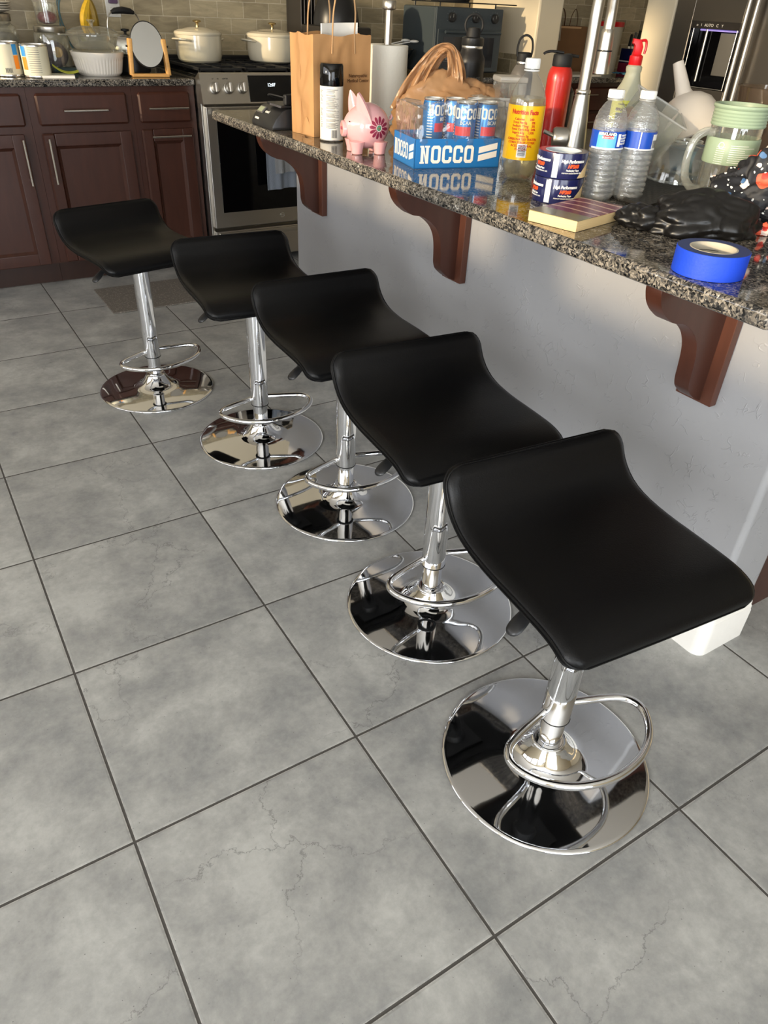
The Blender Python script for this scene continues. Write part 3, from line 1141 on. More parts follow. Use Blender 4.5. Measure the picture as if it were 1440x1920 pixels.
obj('back_guard', MB().box(0.0, W, 0.60, 0.645, 0.90, 0.962, 0.006), 'black_plastic', rg)
for gx0, gx1 in ((0.02, 0.25), (0.265, 0.495), (0.51, 0.74)):
    g = MB()
    for x in (gx0, (gx0 + gx1) / 2 - 0.005, gx1 - 0.01):
        g.box(x, x + 0.01, 0.03, 0.585, 0.932, 0.945, 0.003)
    for y in (0.03, 0.16, 0.30, 0.44, 0.575):
        g.box(gx0, gx1, y, y + 0.01, 0.932, 0.945, 0.003)
    for x in (gx0, gx1 - 0.01):
        for y in (0.03, 0.575):
            g.box(x, x + 0.01, y, y + 0.01, 0.918, 0.934)
    obj('grate', g, 'matte_black', rg)
for bx, by in ((0.135, 0.17), (0.135, 0.46), (0.38, 0.31), (0.625, 0.17), (0.625, 0.46)):
    obj('burner', MB().lathe([(0.045, 0.918), (0.045, 0.923), (0.032, 0.925), (0.032, 0.931), (0, 0.931)], 24, Matrix.Translation((bx, by, 0))), 'matte_black', rg)

# towel over the oven handle
tw = thing('dish_towel', 'blue grey waffle dish towel hanging on the oven door handle', 'towel', (1.74, 3.005, 0.765))


def cloth_strip(x0, x1, z1, yoff, ph, seam=0.0):
    def f(u, v):
        x = x0 + (x1 - x0) * u
        z = 0.0 - v * z1
        w_ = 0.006 * math.sin(u * 14 + ph) * (0.2 + v) + 0.003 * math.sin(u * 31 + ph * 2) * v
        if v < 0.08:
            k = v / 0.08
            return Vector((x, yoff * k + w_ * k + 0.0, 0.0135 + z - 0.002 + (1 - k) * 0.0))
        return Vector((x + 0.012 * v * math.sin(ph), yoff + w_, z + 0.0115 + 0.012 * u * v))
    return f


obj('front_layer', MB().grid(cloth_strip(-0.108, 0.10, 0.375, -0.019, 0.4), 30, 24, thick=0.004), 'towel_cloth', tw)
obj('folded_layer', MB().grid(cloth_strip(-0.070, 0.095, 0.295, -0.029, 2.1), 26, 20, thick=0.003), 'towel_cloth_light', tw)
obj('back_layer', MB().grid(lambda u, v: Vector((-0.07 + 0.17 * u, 0.001 + 0.0175 * min(1, v * 6) + 0.002 * math.sin(u * 12), 0.0135 - 0.22 * v)), 20, 12, thick=0.003), 'towel_cloth', tw)

# floor mat in front of the cabinets
tag(obj('floor_mat', MB().box(0.665, 1.36, 2.615, 2.985, 0.0, 0.007, 0.003), 'floor_rug', auto=60), 'flat grey brown woven kitchen mat on the tiles by the cabinets', 'mat')

# ------------------------------------------------------------------ bar stools
SP = catmull([(0.184, 0.632, 0), (0.179, 0.619, 0), (0.171, 0.603, 0), (0.156, 0.578, 0), (0.130, 0.557, 0), (0.094, 0.545, 0), (0.040, 0.540, 0), (-0.02, 0.540, 0),
              (-0.07, 0.540, 0), (-0.115, 0.538, 0), (-0.146, 0.530, 0), (-0.166, 0.517, 0), (-0.176, 0.505, 0)], 5)
SP = [(p.x, p.y) for p in SP]


def seat_mesh():
    t = bmesh.new()
    n = len(SP)
    # arc length and normals in the y-z plane
    L = [0.0]
    for a, b in zip(SP, SP[1:]):
        L.append(L[-1] + math.hypot(a[0] - b[0], a[1] - b[1]))
    tot = L[-1]
    nu = 40
    rc = 0.035
    hw = 0.19
    top, bot = [], []
    for i in range(n):
        a, b = SP[max(i - 1, 0)], SP[min(i + 1, n - 1)]
        d = Vector((b[0] - a[0], b[1] - a[1])).normalized()
        nrm = Vector((-d.y, d.x))
        if nrm.y < 0:
            nrm = -nrm
        e = min(L[i], tot - L[i])
        w = hw if e > rc else hw - (rc - math.sqrt(max(0, rc * rc - (rc - e) ** 2)))
        rt, rb = [], []
        for k in range(nu + 1):
            s = -1 + 2 * k / nu
            s = math.sin(s * PI / 2) * 0.6 + s * 0.4
            x = s * w
            edge = min(w - abs(x), e)
            q = max(0.0, 1 - edge / 0.016)
            puff = -0.010 * q * q
            puffb = -0.010 * q * q
            crown = 0.004 * (1 - (abs(x) / hw) ** 2)
            y, z = SP[i]
            hgt = puff + crown
            rt.append(t.verts.new((x, y + nrm.x * hgt, z + nrm.y * hgt)))
            hb = -0.028 - puffb
            rb.append(t.verts.new((x, y + nrm.x * hb, z + nrm.y * hb)))
        top.append(rt)
        bot.append(rb)
    for G, flip in ((top, False), (bot, True)):
        for i in range(n - 1):
            for k in range(nu):
                q = (G[i][k], G[i][k + 1], G[i + 1][k + 1], G[i + 1][k])
                t.faces.new(q[::-1] if flip else q)
    loop_t = top[0][:] + [top[i][nu] for i in range(1, n)] + top[n - 1][nu - 1::-1] + [top[i][0] for i in range(n - 2, 0, -1)]
    loop_b = bot[0][:] + [bot[i][nu] for i in range(1, n)] + bot[n - 1][nu - 1::-1] + [bot[i][0] for i in range(n - 2, 0, -1)]
    m = len(loop_t)
    for i in range(m):
        j = (i + 1) % m
        t.faces.new((loop_t[i], loop_b[i], loop_b[j], loop_t[j]))
    pt = [v.co.copy() for v in loop_t]
    pb = [v.co.copy() for v in loop_b]
    mb = MB().merge(t)
    return mb, pt, pb


def make_stool(label, loc, rz):
    s = thing('bar_stool', label, 'bar stool', loc, rz, 'bar stools along the island')
    mb, pt, pb = seat_mesh()
    st = obj('seat', mb, 'leather', s, auto=70)
    bmt = MB().tube(pt[::2], 0.0019, 6, closed=True)
    obj('piping', bmt, 'leather', st)
    obj('piping', MB().tube(pb[::2], 0.0019, 6, closed=True), 'leather', st)
    obj('seat_plate', MB().box(-0.085, 0.085, -0.085, 0.085, 0.500, 0.512, 0.003).lathe([(0.0, 0.47), (0.035, 0.47), (0.045, 0.5), (0, 0.5)], 20), 'matte_black', s)
    obj('column', MB().lathe([(0.0, 0.490), (0.0285, 0.490), (0.0285, 0.134), (0.0265, 0.132), (0.0235, 0.132), (0.0, 0.132)], 40), 'chrome', s)
    obj('collar_ring', MB().lathe([(0.0287, 0.1335), (0.0293, 0.1325), (0.0287, 0.1310), (0.024, 0.1308)], 40), 'rubber', s)
    obj('inner_tube', MB().lathe([(0.0235, 0.134), (0.0235, 0.05), (0, 0.05)], 40), 'chrome', s)
    base = [(0.0, 0.0), (0.2085, 0.0), (0.2095, 0.0022), (0.2085, 0.0045), (0.205, 0.0062)]
    cv = catmull([(0.200, 0.0068, 0), (0.175, 0.0099, 0), (0.150, 0.0124, 0), (0.125, 0.0145, 0), (0.100, 0.0163, 0), (0.082, 0.0182, 0), (0.068, 0.0220, 0), (0.056, 0.0300, 0), (0.046, 0.0420, 0), (0.0390, 0.0530, 0), (0.0362, 0.0580, 0)], 6)
    base += [(p.x, p.y) for p in cv] + [(0.0345, 0.0600), (0.0345, 0.0625), (0.0325, 0.064), (0.030, 0.0628), (0.029, 0.0605), (0.0275, 0.0605), (0.0265, 0.062), (0.0235, 0.062)]
    obj('base', MB().lathe(base, 96), 'chrome', s, auto=50)
    fr = [(-0.0285, 0.004, 0.152), (-0.06, -0.006, 0.152), (-0.105, -0.020, 0.152), (-0.138, -0.036, 0.152), (-0.152, -0.062, 0.152), (-0.142, -0.095, 0.152), (-0.112, -0.130, 0.152),
          (-0.065, -0.156, 0.152), (0.0, -0.167, 0.152), (0.065, -0.156, 0.152), (0.112, -0.130, 0.152), (0.142, -0.095, 0.152), (0.152, -0.062, 0.152), (0.138, -0.036, 0.152),
          (0.105, -0.020, 0.152), (0.06, -0.006, 0.152), (0.0285, 0.004, 0.152)]
    obj('footrest', MB().tube(catmull(fr, 5), 0.0078, 12), 'chrome', s)
    lv = obj('lever', MB().tube(catmull([(-0.03, 0.0, 0.496), (-0.08, -0.004, 0.496), (-0.120, -0.010, 0.487), (-0.135, -0.014, 0.478)], 4), 0.0042, 8), 'matte_black', s)
    pd = MB().tube(catmull([(-0.128, -0.012, 0.481), (-0.142, -0.016, 0.472), (-0.160, -0.021, 0.461), (-0.176, -0.025, 0.451), (-0.182, -0.027, 0.447)], 4),
                   [0.005, 0.006, 0.008, 0.0095, 0.011, 0.012, 0.013, 0.0135, 0.014, 0.014, 0.0138, 0.013, 0.012, 0.010, 0.008, 0.005, 0.003], 12, flat=(0.45, 1))
    obj('grip', pd, 'black_plastic', lv)
    return s


STOOLS = [((0.765, -0.236), -0.09, 'black leather bar stool with chrome base, nearest the camera'),
          ((0.824, 0.262), -0.081, 'black leather bar stool on chrome base, second nearest the camera'),
          ((0.863, 0.767), -0.030, 'black leather bar stool on chrome base, middle one of the row of five'),
          ((0.798, 1.237), -0.060, 'black leather bar stool on chrome base, second farthest from the camera'),
          ((0.604, 1.772), 0.207, 'black leather bar stool farthest from the camera, beside the floor mat')]
first = None
for (xy, rz, lab) in STOOLS:
    if first is None:
        first = make_stool(lab, (xy[0], xy[1], 0), rz)
    else:
        dup(first, (xy[0], xy[1], 0), rz, lab)
#PART2

# ------------------------------------------------------------------ fridge
fr = thing('fridge', 'dark stainless fridge with a lit ice and water dispenser', 'fridge', (3.93, 2.475, 0), -PI / 2)
obj('body', MB().box(0.0, 0.91, 0.03, 0.72, 0.02, 1.78, 0.004), 'fridge_dark', fr)
dm = MB()
dm.box(0.002, 0.129, -0.03, 0.028, 0.62, 1.775, 0.006).box(0.438, 0.50, -0.03, 0.028, 0.62, 1.775, 0.006)
dm.box(0.125, 0.442, -0.03, 0.028, 1.232, 1.775, 0.002).box(0.125, 0.442, -0.03, 0.028, 0.62, 0.925, 0.002)
dl = obj('door', dm, 'fridge_steel', fr, smooth=False)
dl['label'] = 'left fridge door with the dispenser'
obj('dispenser_panel', MB().box(0.127, 0.440, -0.032, 0.0, 1.200, 1.234, 0.002), 'fridge_dark', dl)
flat_text('dispenser_icons', 'o   I   AUTO   C   Y', 0.018, 'outlet_white', dl, upright(0.165, -0.0325, 1.210, 0), sx=1.15)
obj('dispenser_recess', MB().box(0.127, 0.440, 0.020, 0.027, 0.925, 1.2).box(0.127, 0.134, -0.028, 0.022, 0.925, 1.2).box(0.433, 0.440, -0.028, 0.022, 0.925, 1.2), 'gloss_black', dl, smooth=False)
obj('dispenser_lamp', MB().box(0.17, 0.42, 0.0, 0.018, 1.190, 1.199, 0.002), 'violet_glow', dl)
obj('dispenser_paddle', MB().box(0.30, 0.40, 0.012, 0.0195, 0.99, 1.185, 0.002), 'steel', dl)
obj('water_tube', MB().tube([(0.215, 0.005, 1.198), (0.215, 0.005, 0.955)], 0.007, 12), 'steel', dl)
obj('dispenser_trim', MB().tube([(0.152, -0.03, 1.2), (0.152, -0.03, 0.93), (0.428, -0.03, 0.93), (0.428, -0.03, 1.2)], 0.003, 8), 'aluminium', dl)
hm = MB().tube([(0.482, -0.068, 0.70), (0.482, -0.068, 1.72)], 0.011, 12).tube([(0.482, -0.068, 0.74), (0.482, -0.03, 0.74)], 0.008, 8).tube([(0.482, -0.068, 1.68), (0.482, -0.03, 1.68)], 0.008, 8)
obj('handle', hm, 'brushed', dl)
dr2 = obj('door', MB().box(0.506, 0.908, -0.03, 0.028, 0.62, 1.775, 0.006), 'fridge_steel', fr)
hm = MB().tube([(0.530, -0.068, 0.70), (0.530, -0.068, 1.72)], 0.011, 12).tube([(0.530, -0.068, 0.74), (0.530, -0.03, 0.74)], 0.008, 8).tube([(0.530, -0.068, 1.68), (0.530, -0.03, 1.68)], 0.008, 8)
obj('handle', hm, 'brushed', dr2)
fz = obj('freezer_drawer', MB().box(0.002, 0.908, -0.03, 0.028, 0.06, 0.61, 0.006), 'fridge_steel', fr)
obj('handle', MB().tube([(0.1, -0.085, 0.55), (0.81, -0.085, 0.55)], 0.011, 12).tube([(0.14, -0.085, 0.55), (0.14, -0.03, 0.55)], 0.008, 8).tube([(0.77, -0.085, 0.55), (0.77, -0.03, 0.55)], 0.008, 8), 'nickel', fz)

# ------------------------------------------------------------------ things on the range
def dutch_oven(name, label, x, y, r, h, ang):
    p = thing(name, label, 'pot', (x, y, 0.9455), ang, 'cream pots on the range')
    obj('body', MB().lathe([(0, 0.0), (r * 0.84, 0.0), (r * 0.93, 0.008), (r * 0.985, 0.03), (r, h * 0.55), (r, h), (r * 0.96, h), (r * 0.95, 0.02), (0, 0.012)], 56), 'cream_enamel', p)
    for s in (-1, 1):
        obj('handle', MB().tube(catmull([(s * (r - 0.006), -0.045, h - 0.022), (s * (r + 0.025), -0.040, h - 0.018), (s * (r + 0.034), 0, h - 0.016), (s * (r + 0.025), 0.040, h - 0.018), (s * (r - 0.006), 0.045, h - 0.022)], 6), 0.0085, 10, flat=(0.6, 1)), 'cream_enamel', p)
    ld = obj('lid', MB().lathe([(r * 0.93, h + 0.001), (r * 1.02, h + 0.001), (r * 1.03, h + 0.008), (r * 1.0, h + 0.014), (r * 0.82, h + 0.022), (r * 0.78, h + 0.020), (r * 0.5, h + 0.029), (0.03, h + 0.034), (0, h + 0.034)], 56), 'cream_enamel', p)
    obj('knob', MB().lathe([(0.008, h + 0.033), (0.006, h + 0.045), (0.009, h + 0.052), (0.021, h + 0.056), (0.022, h + 0.060), (0.014, h + 0.064), (0, h + 0.065)], 28), 'brass', ld)
    return p


dutch_oven('dutch_oven', 'cream dutch oven with brass knob on the left side of the range', 1.510, 3.50, 0.118, 0.118, 0.5)
dutch_oven('dutch_oven', 'larger cream dutch oven with brass knob, half behind the paper bag', 1.93, 3.50, 0.138, 0.118, 0.1)

# dark appliances right of the range
b_ = thing('air_fryer', 'black domed appliance on a grey base behind the paper bag', 'appliance', (2.27, 3.40, KT))
obj('base', MB().box(-0.155, 0.15, -0.13, 0.13, 0.0, 0.225, 0.012), 'fridge_dark', b_)
obj('dome', MB().lathe([(0.125, 0.2255), (0.125, 0.25), (0.118, 0.29), (0.10, 0.34), (0.065, 0.385), (0.02, 0.40), (0, 0.40)], 40), 'black_plastic', b_)
for i in range(5):
    t2 = thing('baking_tray', 'dark baking tray standing on edge beside the black domed appliance', 'tray', (2.135 + 0.021 * i, 3.65, KT), 0, 'dark trays standing on edge')
    obj('plate', MB().box(-0.002, 0.002, -0.09, 0.09, 0.0, 0.36 + 0.008 * i, 0.001), 'fridge_dark', t2)
    obj('rim', MB().tube([(0.002, -0.088, 0.002), (0.002, -0.088, 0.355), (0.002, 0.088, 0.355), (0.002, 0.088, 0.002)], 0.0035, 8), 'grey_metal', t2)
d_ = thing('serving_dish', 'black shallow dish holding white spoons, behind the paper towel roll', 'dish', (2.62, 3.40, KT))
obj('bowl', MB().lathe([(0, 0.0), (0.09, 0.0), (0.10, 0.07), (0.14, 0.125), (0.146, 0.125), (0.108, 0.066), (0.09, 0.006), (0, 0.006)], 40), 'gloss_black', d_)
for k, (p0, p1) in enumerate((((2.50, 3.36, 1.030), (2.70, 3.38, 1.062)), ((2.53, 3.42, 1.024), (2.72, 3.33, 1.060)))):
    s_ = thing('serving_spoon', 'white plastic spoon lying across the black dish', 'spoon', p0, 0, 'white spoons on the black dish')
    v_ = Vector(p1) - Vector(p0)
    obj('handle', MB().tube([(0, 0, 0), v_], 0.006, 8, flat=(0.5, 1)), 'white_paint', s_)
    obj('spoon_bowl', MB().sphere(v_ * 1.1, 0.030, 0.020, 0.008, 16, 10), 'white_paint', s_)

# toaster oven against the back wall beside the stub wall
ov = thing('toaster_oven', 'dark grey countertop toaster oven with three knobs', 'oven', (2.80, 3.205, KT + 0.001))
obj('body', MB().box(0.0, 0.48, 0.012, 0.345, 0.014, 0.335, 0.012), 'oven_grey', ov)
fc = obj('front_panel', MB().box(0.0, 0.48, -0.004, 0.014, 0.018, 0.335, 0.006), 'oven_grey', ov)
for i, x in enumerate((0.105, 0.275, 0.415)):
    K = Matrix.Translation((x, -0.004, 0.287)) @ Matrix.Rotation(PI / 2, 4, 'X')
    kk = obj('knob', MB().lathe([(0.024, 0), (0.022, 0.015), (0.019, 0.018), (0, 0.018)], 28, K), 'black_plastic', fc)
    obj('pointer', MB().box(-0.001, 0.001, 0.0, 0.017, 0.018, 0.0195, 0, K), 'oven_line', kk, smooth=False)
    mk = MB()
    for a in range(-4, 5):
        mk.box(-0.0012, 0.0012, 0.031, 0.035, 0, 0.0006, 0, K @ Matrix.Rotation(a * 0.52, 4, 'Z'))
    obj('dial_marks', mk, 'oven_line', fc, smooth=False)
od = obj('door', MB().box(0.012, 0.468, -0.014, -0.004, 0.022, 0.232, 0.004), 'oven_grey', ov)
obj('window', MB().box(0.05, 0.42, -0.0155, -0.0135, 0.045, 0.195, 0.0), 'oven_glass', od, smooth=False)
obj('handle', MB().tube([(0.04, -0.045, 0.218), (0.44, -0.045, 0.218)], 0.008, 12).tube([(0.06, -0.045, 0.218), (0.06, -0.012, 0.218)], 0.006, 8).tube([(0.42, -0.045, 0.218), (0.42, -0.012, 0.218)], 0.006, 8), 'oven_grey', od)
wl_ = MB()
for z in (0.075, 0.12):
    wl_.box(0.055, 0.30, -0.0162, -0.0155, z, z + 0.0025)
wl_.box(0.30, 0.3025, -0.0162, -0.0155, 0.045, 0.122)
obj('window_lines', wl_, 'oven_line', od, smooth=False)
tri = MB().prism([(0.07, 0.083), (0.095, 0.083), (0.0825, 0.104)], -0.0165, -0.0156, 'y')
obj('warning_mark', tri, 'oven_line', od, smooth=False)
rk = thing('wire_rack', 'black wire rack lying on top of the toaster oven', 'rack', (2.80, 3.205, KT + 0.3365))
m = MB()
for y in (0.03, 0.30):
    m.tube([(0.03, y, 0.022), (0.60, y, 0.022)], 0.003, 6)
for i in range(28):
    m.tube([(0.035 + i * 0.0208, 0.03, 0.022), (0.035 + i * 0.0208, 0.30, 0.022)], 0.0018, 5)
obj('wires', m, 'matte_black', rk)
for x, y in ((0.05, 0.04), (0.45, 0.04), (0.05, 0.29), (0.45, 0.29)):
    obj('foot', MB().tube([(x, y, 0.0), (x, y, 0.021)], 0.004, 8), 'matte_black', rk)
pn = thing('black_pan', 'black pan standing on the wire rack above the toaster oven', 'pan', (3.0, 3.36, KT + 0.3605))
obj('body', MB().lathe([(0, 0), (0.11, 0), (0.125, 0.035), (0.121, 0.035), (0.107, 0.004), (0, 0.004)], 36), 'matte_black', pn)
obj('handle', MB().tube([(-0.12, 0, 0.03), (-0.2, -0.03, 0.045)], 0.008, 8), 'matte_black', pn)

# ------------------------------------------------------------------ pantry counter
PT = KT - 0.0035
pb = thing('brown_paper_bag', 'tall brown paper bag with thin handles behind the tall faucet', 'bag', (3.90, 3.42, PT))
obj('body', MB().box(-0.02, 0.30, 0.0, 0.14, 0, 0.268, 0.004), 'kraft_dark', pb)
obj('label_strip', MB().box(0.06, 0.24, -0.0015, 0.0, 0.255, 0.266), 'twine', pb, smooth=False)
for x in (0.03, 0.14):
    for y in (0.01, 0.13):
        obj('handle', MB().tube(catmull([(x, y, 0.26), (x + 0.006, y, 0.32), (x + 0.035, y, 0.36), (x + 0.062, y, 0.32), (x + 0.066, y, 0.26)], 6), 0.0025, 6), 'brown_ink', pb)
cn = thing('food_container', 'tall cream container with a red lid behind the faucet spray head', 'container', (4.40, 3.42, PT))
obj('body', MB().lathe([(0, 0), (0.085, 0), (0.094, 0.275), (0.0, 0.275)], 32), 'cream_plastic', cn)
obj('lid', MB().lathe([(0.0, 0.275), (0.098, 0.275), (0.098, 0.30), (0.09, 0.304), (0, 0.304)], 32), 'red_plastic', cn)
kb = thing('knife_block', 'knife holder printed with a white star row over a red band', 'knife block', (4.72, 3.42, PT))
obj('block', MB().box(-0.11, 0.11, -0.05, 0.05, 0.0, 0.15, 0.004), 'navy', kb)
obj('red_band', MB().box(-0.1115, 0.1115, -0.0515, 0.0515, 0.0, 0.065, 0.004), 'maroon', kb)
obj('white_band', MB().box(-0.1112, 0.1112, -0.0512, 0.0512, 0.070, 0.078, 0.001), 'white_paint', kb)
st = MB()
for i in range(4):
    pts = []
    for k in range(10):
        r = 0.016 if k % 2 == 0 else 0.0065
        a = PI / 2 + k * PI / 5
        pts.append((-0.078 + i * 0.052 + r * math.cos(a), 0.110 + r * math.sin(a)))
    st.prism(pts, -0.0518, -0.0502, 'y')
obj('stars', st, 'white_paint', kb, smooth=False)
for i in range(6):
    x = -0.09 + i * 0.034
    kf = thing('kitchen_knife', 'dark handled knife standing in the star printed knife holder', 'knife', (4.72 + x, 3.42, PT + 0.1505), 0, 'knives in the holder', rot=(0, R_(6 + 2 * (i % 3)), 0))
    obj('handle', MB().box(-0.009, 0.009, -0.007, 0.007, 0.012, 0.085 + 0.012 * (i % 3), 0.004), 'matte_black' if i % 3 != 1 else 'grey_metal', kf)
    obj('blade', MB().box(-0.010, 0.010, -0.0012, 0.0012, 0.0, 0.013), 'aluminium', kf, smooth=False)
tag(obj('dish_cloth', MB().grid(lambda u, v: Vector((4.36 + 0.26 * u, 3.16 + 0.12 * v, PT + 0.006 + 0.012 * (1 + noise.noise(Vector((u * 5, v * 4, 0))))) ), 26, 14, thick=0.004), 'blue_cloth'), 'crumpled light blue cloth on the worktop before the knife holder', 'cloth')
tag(obj('cutting_board', MB().box(3.76, 4.12, 3.14, 3.36, PT, PT + 0.016, 0.005), 'white_board'), 'pale cutting board lying before the brown paper bag', 'board')
f2 = thing('pantry_faucet', 'small chrome gooseneck faucet against the brown paper bag', 'faucet', (3.70, 3.36, PT))
obj('neck', MB().tube(catmull([(0, 0, 0), (0, 0, 0.22), (0.02, -0.01, 0.31), (0.09, -0.02, 0.34), (0.145, -0.03, 0.31), (0.155, -0.03, 0.275)], 6), 0.010, 12), 'steel', f2)
obj('spray_head', MB().lathe([(0.011, 0.10), (0.015, 0.05), (0.019, 0.0), (0, 0.0)], 20, Matrix.Translation((0.157, -0.03, 0.19))), 'steel', f2)
obj('base', MB().lathe([(0, 0), (0.026, 0), (0.024, 0.01), (0.013, 0.02), (0, 0.02)], 20), 'steel', f2)

# ------------------------------------------------------------------ things on the left counter
def arcx(x, y):
    return (x, y, KT + 0.0003)


# large jars at the left edge
j1 = thing('glass_jar', 'large glass jar with a broad metal lid at the left picture edge', 'jar', arcx(0.545, 3.47))
obj('body', MB().lathe([(0, 0.003), (0.088, 0.003), (0.094, 0.02), (0.094, 0.15), (0.085, 0.18), (0.07, 0.19), (0.07, 0.20), (0.0665, 0.20), (0.0665, 0.187), (0.081, 0.177), (0.09, 0.148), (0.09, 0.02), (0, 0.008)], 40), 'clear_glass', j1)
obj('contents', MB().lathe([(0, 0.010), (0.087, 0.012), (0.0885, 0.13), (0.07, 0.155), (0, 0.16)], 32), 'flour_grey', j1)
obj('lid', MB().lathe([(0.0, 0.200), (0.073, 0.200), (0.075, 0.204), (0.075, 0.226), (0.071, 0.230), (0, 0.230)], 40), 'steel', j1)
pl = thing('stacked_plates', 'stack of pale dishes on the metal jar lid at the left edge', 'plates', (0.545, 3.47, KT + 0.2308))
for i in range(4):
    obj('plate', MB().lathe([(0, i * 0.009), (0.045, i * 0.009), (0.085, 0.012 + i * 0.009), (0.086, 0.016 + i * 0.009), (0.045, 0.005 + i * 0.009), (0, 0.005 + i * 0.009)], 36), 'white_board', pl)
j2 = thing('glass_jar', 'glass jar of dark packets with a metal lid, behind the tins', 'jar', arcx(0.788, 3.52))
obj('body', MB().lathe([(0, 0.003), (0.070, 0.003), (0.076, 0.02), (0.080, 0.12), (0.075, 0.15), (0.066, 0.158), (0.0625, 0.158), (0.0715, 0.148), (0.0765, 0.12), (0.072, 0.02), (0, 0.008)], 40), 'clear_glass', j2)
obj('contents', MB().sphere((0, 0, 0.068), 0.064, 0.064, 0.058, 24, 16), 'purple_grey', j2)
obj('packet_label', MB().lathe([(0.0, 0.0), (0.022, 0.0), (0.022, 0.002), (0, 0.002)], 24, Matrix.Translation((0.006, -0.066, 0.082)) @ Matrix.Rotation(PI / 2, 4, 'X')), 'board_wood', j2)
obj('lid', MB().lathe([(0.0, 0.158), (0.068, 0.158), (0.070, 0.162), (0.070, 0.180), (0.066, 0.184), (0, 0.184)], 40), 'steel', j2)
j3 = thing('candy_jar', 'small clear jar of red sweets standing on the metal jar lid', 'jar', (0.788, 3.52, KT + 0.1848))
obj('body', MB().lathe([(0, 0.002), (0.047, 0.002), (0.050, 0.01), (0.052, 0.09), (0.049, 0.09), (0.047, 0.012), (0, 0.006)], 36), 'clear_glass', j3)
obj('sweets', MB().sphere((0, 0, 0.031), 0.045, 0.045, 0.026, 24, 12, fn=lambda p: p * (1 + 0.12 * noise.noise(p * 4))), 'candy_red', j3)
obj('lid', MB().lathe([(0, 0.09), (0.054, 0.09), (0.054, 0.105), (0, 0.105)], 36), 'clear_plastic', j3)


def tin(label, x, y, r, h, a0, white):
    c = thing('food_tin', label, 'tin', arcx(x, y), 0, 'tins at the left of the worktop')
    obj('can', MB().lathe([(0, 0), (r, 0), (r + 0.0015, 0.002), (r, 0.004), (r, h - 0.004), (r + 0.0015, h - 0.002), (r, h), (r - 0.003, h), (r - 0.004, h - 0.004), (0, h - 0.004)], 48), 'aluminium', c)
    rings = []
    for i in range(13):
        z = 0.008 + (h - 0.016) * i / 12
        rings += [(r + 0.0008, z), (r + 0.0014, z + (h - 0.016) / 24)] if i < 12 else [(r + 0.0008, z)]
    lb = obj('paper_label', MB().lathe(rings, 60), 'can_label', c)
    obj('orange_patch', MB().lathe([(r + 0.0022, 0.03), (r + 0.0022, h * 0.62)], 10, a0=a0, a1=a0 + 0.42), 'orange_label', lb)
    obj('blue_patch', MB().lathe([(r + 0.0022, h * 0.64), (r + 0.0022, h - 0.008)], 10, a0=a0, a1=a0 + 0.42), 'blue_label', lb)
    if white:
        m = MB()
        for i in range(9):
            m.lathe([(r + 0.0019, 0.016), (r + 0.0019, 0.034)], 1, a0=a0 - 0.75 + i * 0.055, a1=a0 - 0.75 + i * 0.055 + (0.02 if i % 2 else 0.034))
        obj('barcode', m, 'ink', lb)
    else:
        m = MB()
        for i in range(12):
            z = 0.020 + i * 0.0085
            m.lathe([(r + 0.0019, z), (r + 0.0019, z + 0.0014)], 14, a0=a0 + 0.6, a1=a0 + 1.45)
        obj('print_lines', m, 'grey_ink', lb)
    return c


tin('cream labelled food tin beside the notepad', 0.650, 3.235, 0.056, 0.126, R_(-163), False)
tin('food tin with barcode and a blue and orange patch at the left edge', 0.540, 3.29, 0.056, 0.131, R_(-68), True)
np_ = thing('notepad', 'white notepad on the worktop beside the tins', 'notepad', arcx(0.735, 3.215), -0.18)
obj('pages', MB().box(-0.07, 0.065, -0.055, 0.06, 0.0, 0.010, 0.001), 'paper_white', np_)
obj('top_sheet', MB().grid(lambda u, v: Vector((-0.07 + 0.135 * u, -0.056 + 0.116 * v, 0.0102 + 0.003 * u * v)), 8, 8, thick=0.0006), 'paper_white', np_)
tag(obj('sticky_note', MB().grid(lambda u, v: Vector((0.715 + 0.105 * u + 0.01 * v, 3.215 + 0.06 * v - 0.02 * u, KT + 0.0150 + 0.020 * (u - 0.55) ** 2 * 2 + 0.018 * (1 - u) ** 3 + 0.004 * v)), 14, 10, thick=0.0008), 'lime_note'),
    'curled lime green paper note lying on the white notepad', 'note')
tb = thing('storage_tray', 'low dark teal tray under the jar of dark packets', 'tray', arcx(0.845, 3.44))
obj('tray', MB().box(-0.09, 0.10, -0.03, 0.03, 0.0, 0.022, 0.006), 'dark_teal', tb)

cs = thing('white_casserole', 'white ribbed oval casserole dish on the worktop', 'casserole', arcx(0.945, 3.325), 0)
RR = 0.112


def ribs(a, r, z):
    k = r * (1 + (0.016 * math.cos(a * 48) if 0.010 < z < 0.066 and r > 0.09 else 0))
    return k * 1.0


obj('dish', MB().lathe([(0, 0.0), (0.090, 0.0), (0.098, 0.008), (0.1005, 0.014), (0.111, 0.062), (0.114, 0.070), (0.118, 0.080), (0.121, 0.094), (0.117, 0.096), (0.112, 0.086), (0.108, 0.064), (0.095, 0.010), (0, 0.006)], 224, fn=ribs), 'white_ceramic', cs)
gl = obj('glass_lid', MB().lathe([(0.121, 0.0975), (0.118, 0.101), (0.100, 0.099), (0.06, 0.088), (0.02, 0.084), (0, 0.084)], 48), 'clear_glass', cs)
gd = thing('glass_casserole', 'clear glass casserole with a domed lid and glass knob on the white dish', 'casserole', (0.945, 3.355, KT + 0.1025), 0)
obj('dish', MB().lathe([(0, 0.0), (0.085, 0.0), (0.098, 0.012), (0.112, 0.052), (0.122, 0.056), (0.122, 0.060), (0.108, 0.057), (0.094, 0.014), (0.083, 0.004), (0, 0.004)], 56), 'clear_glass', gd)
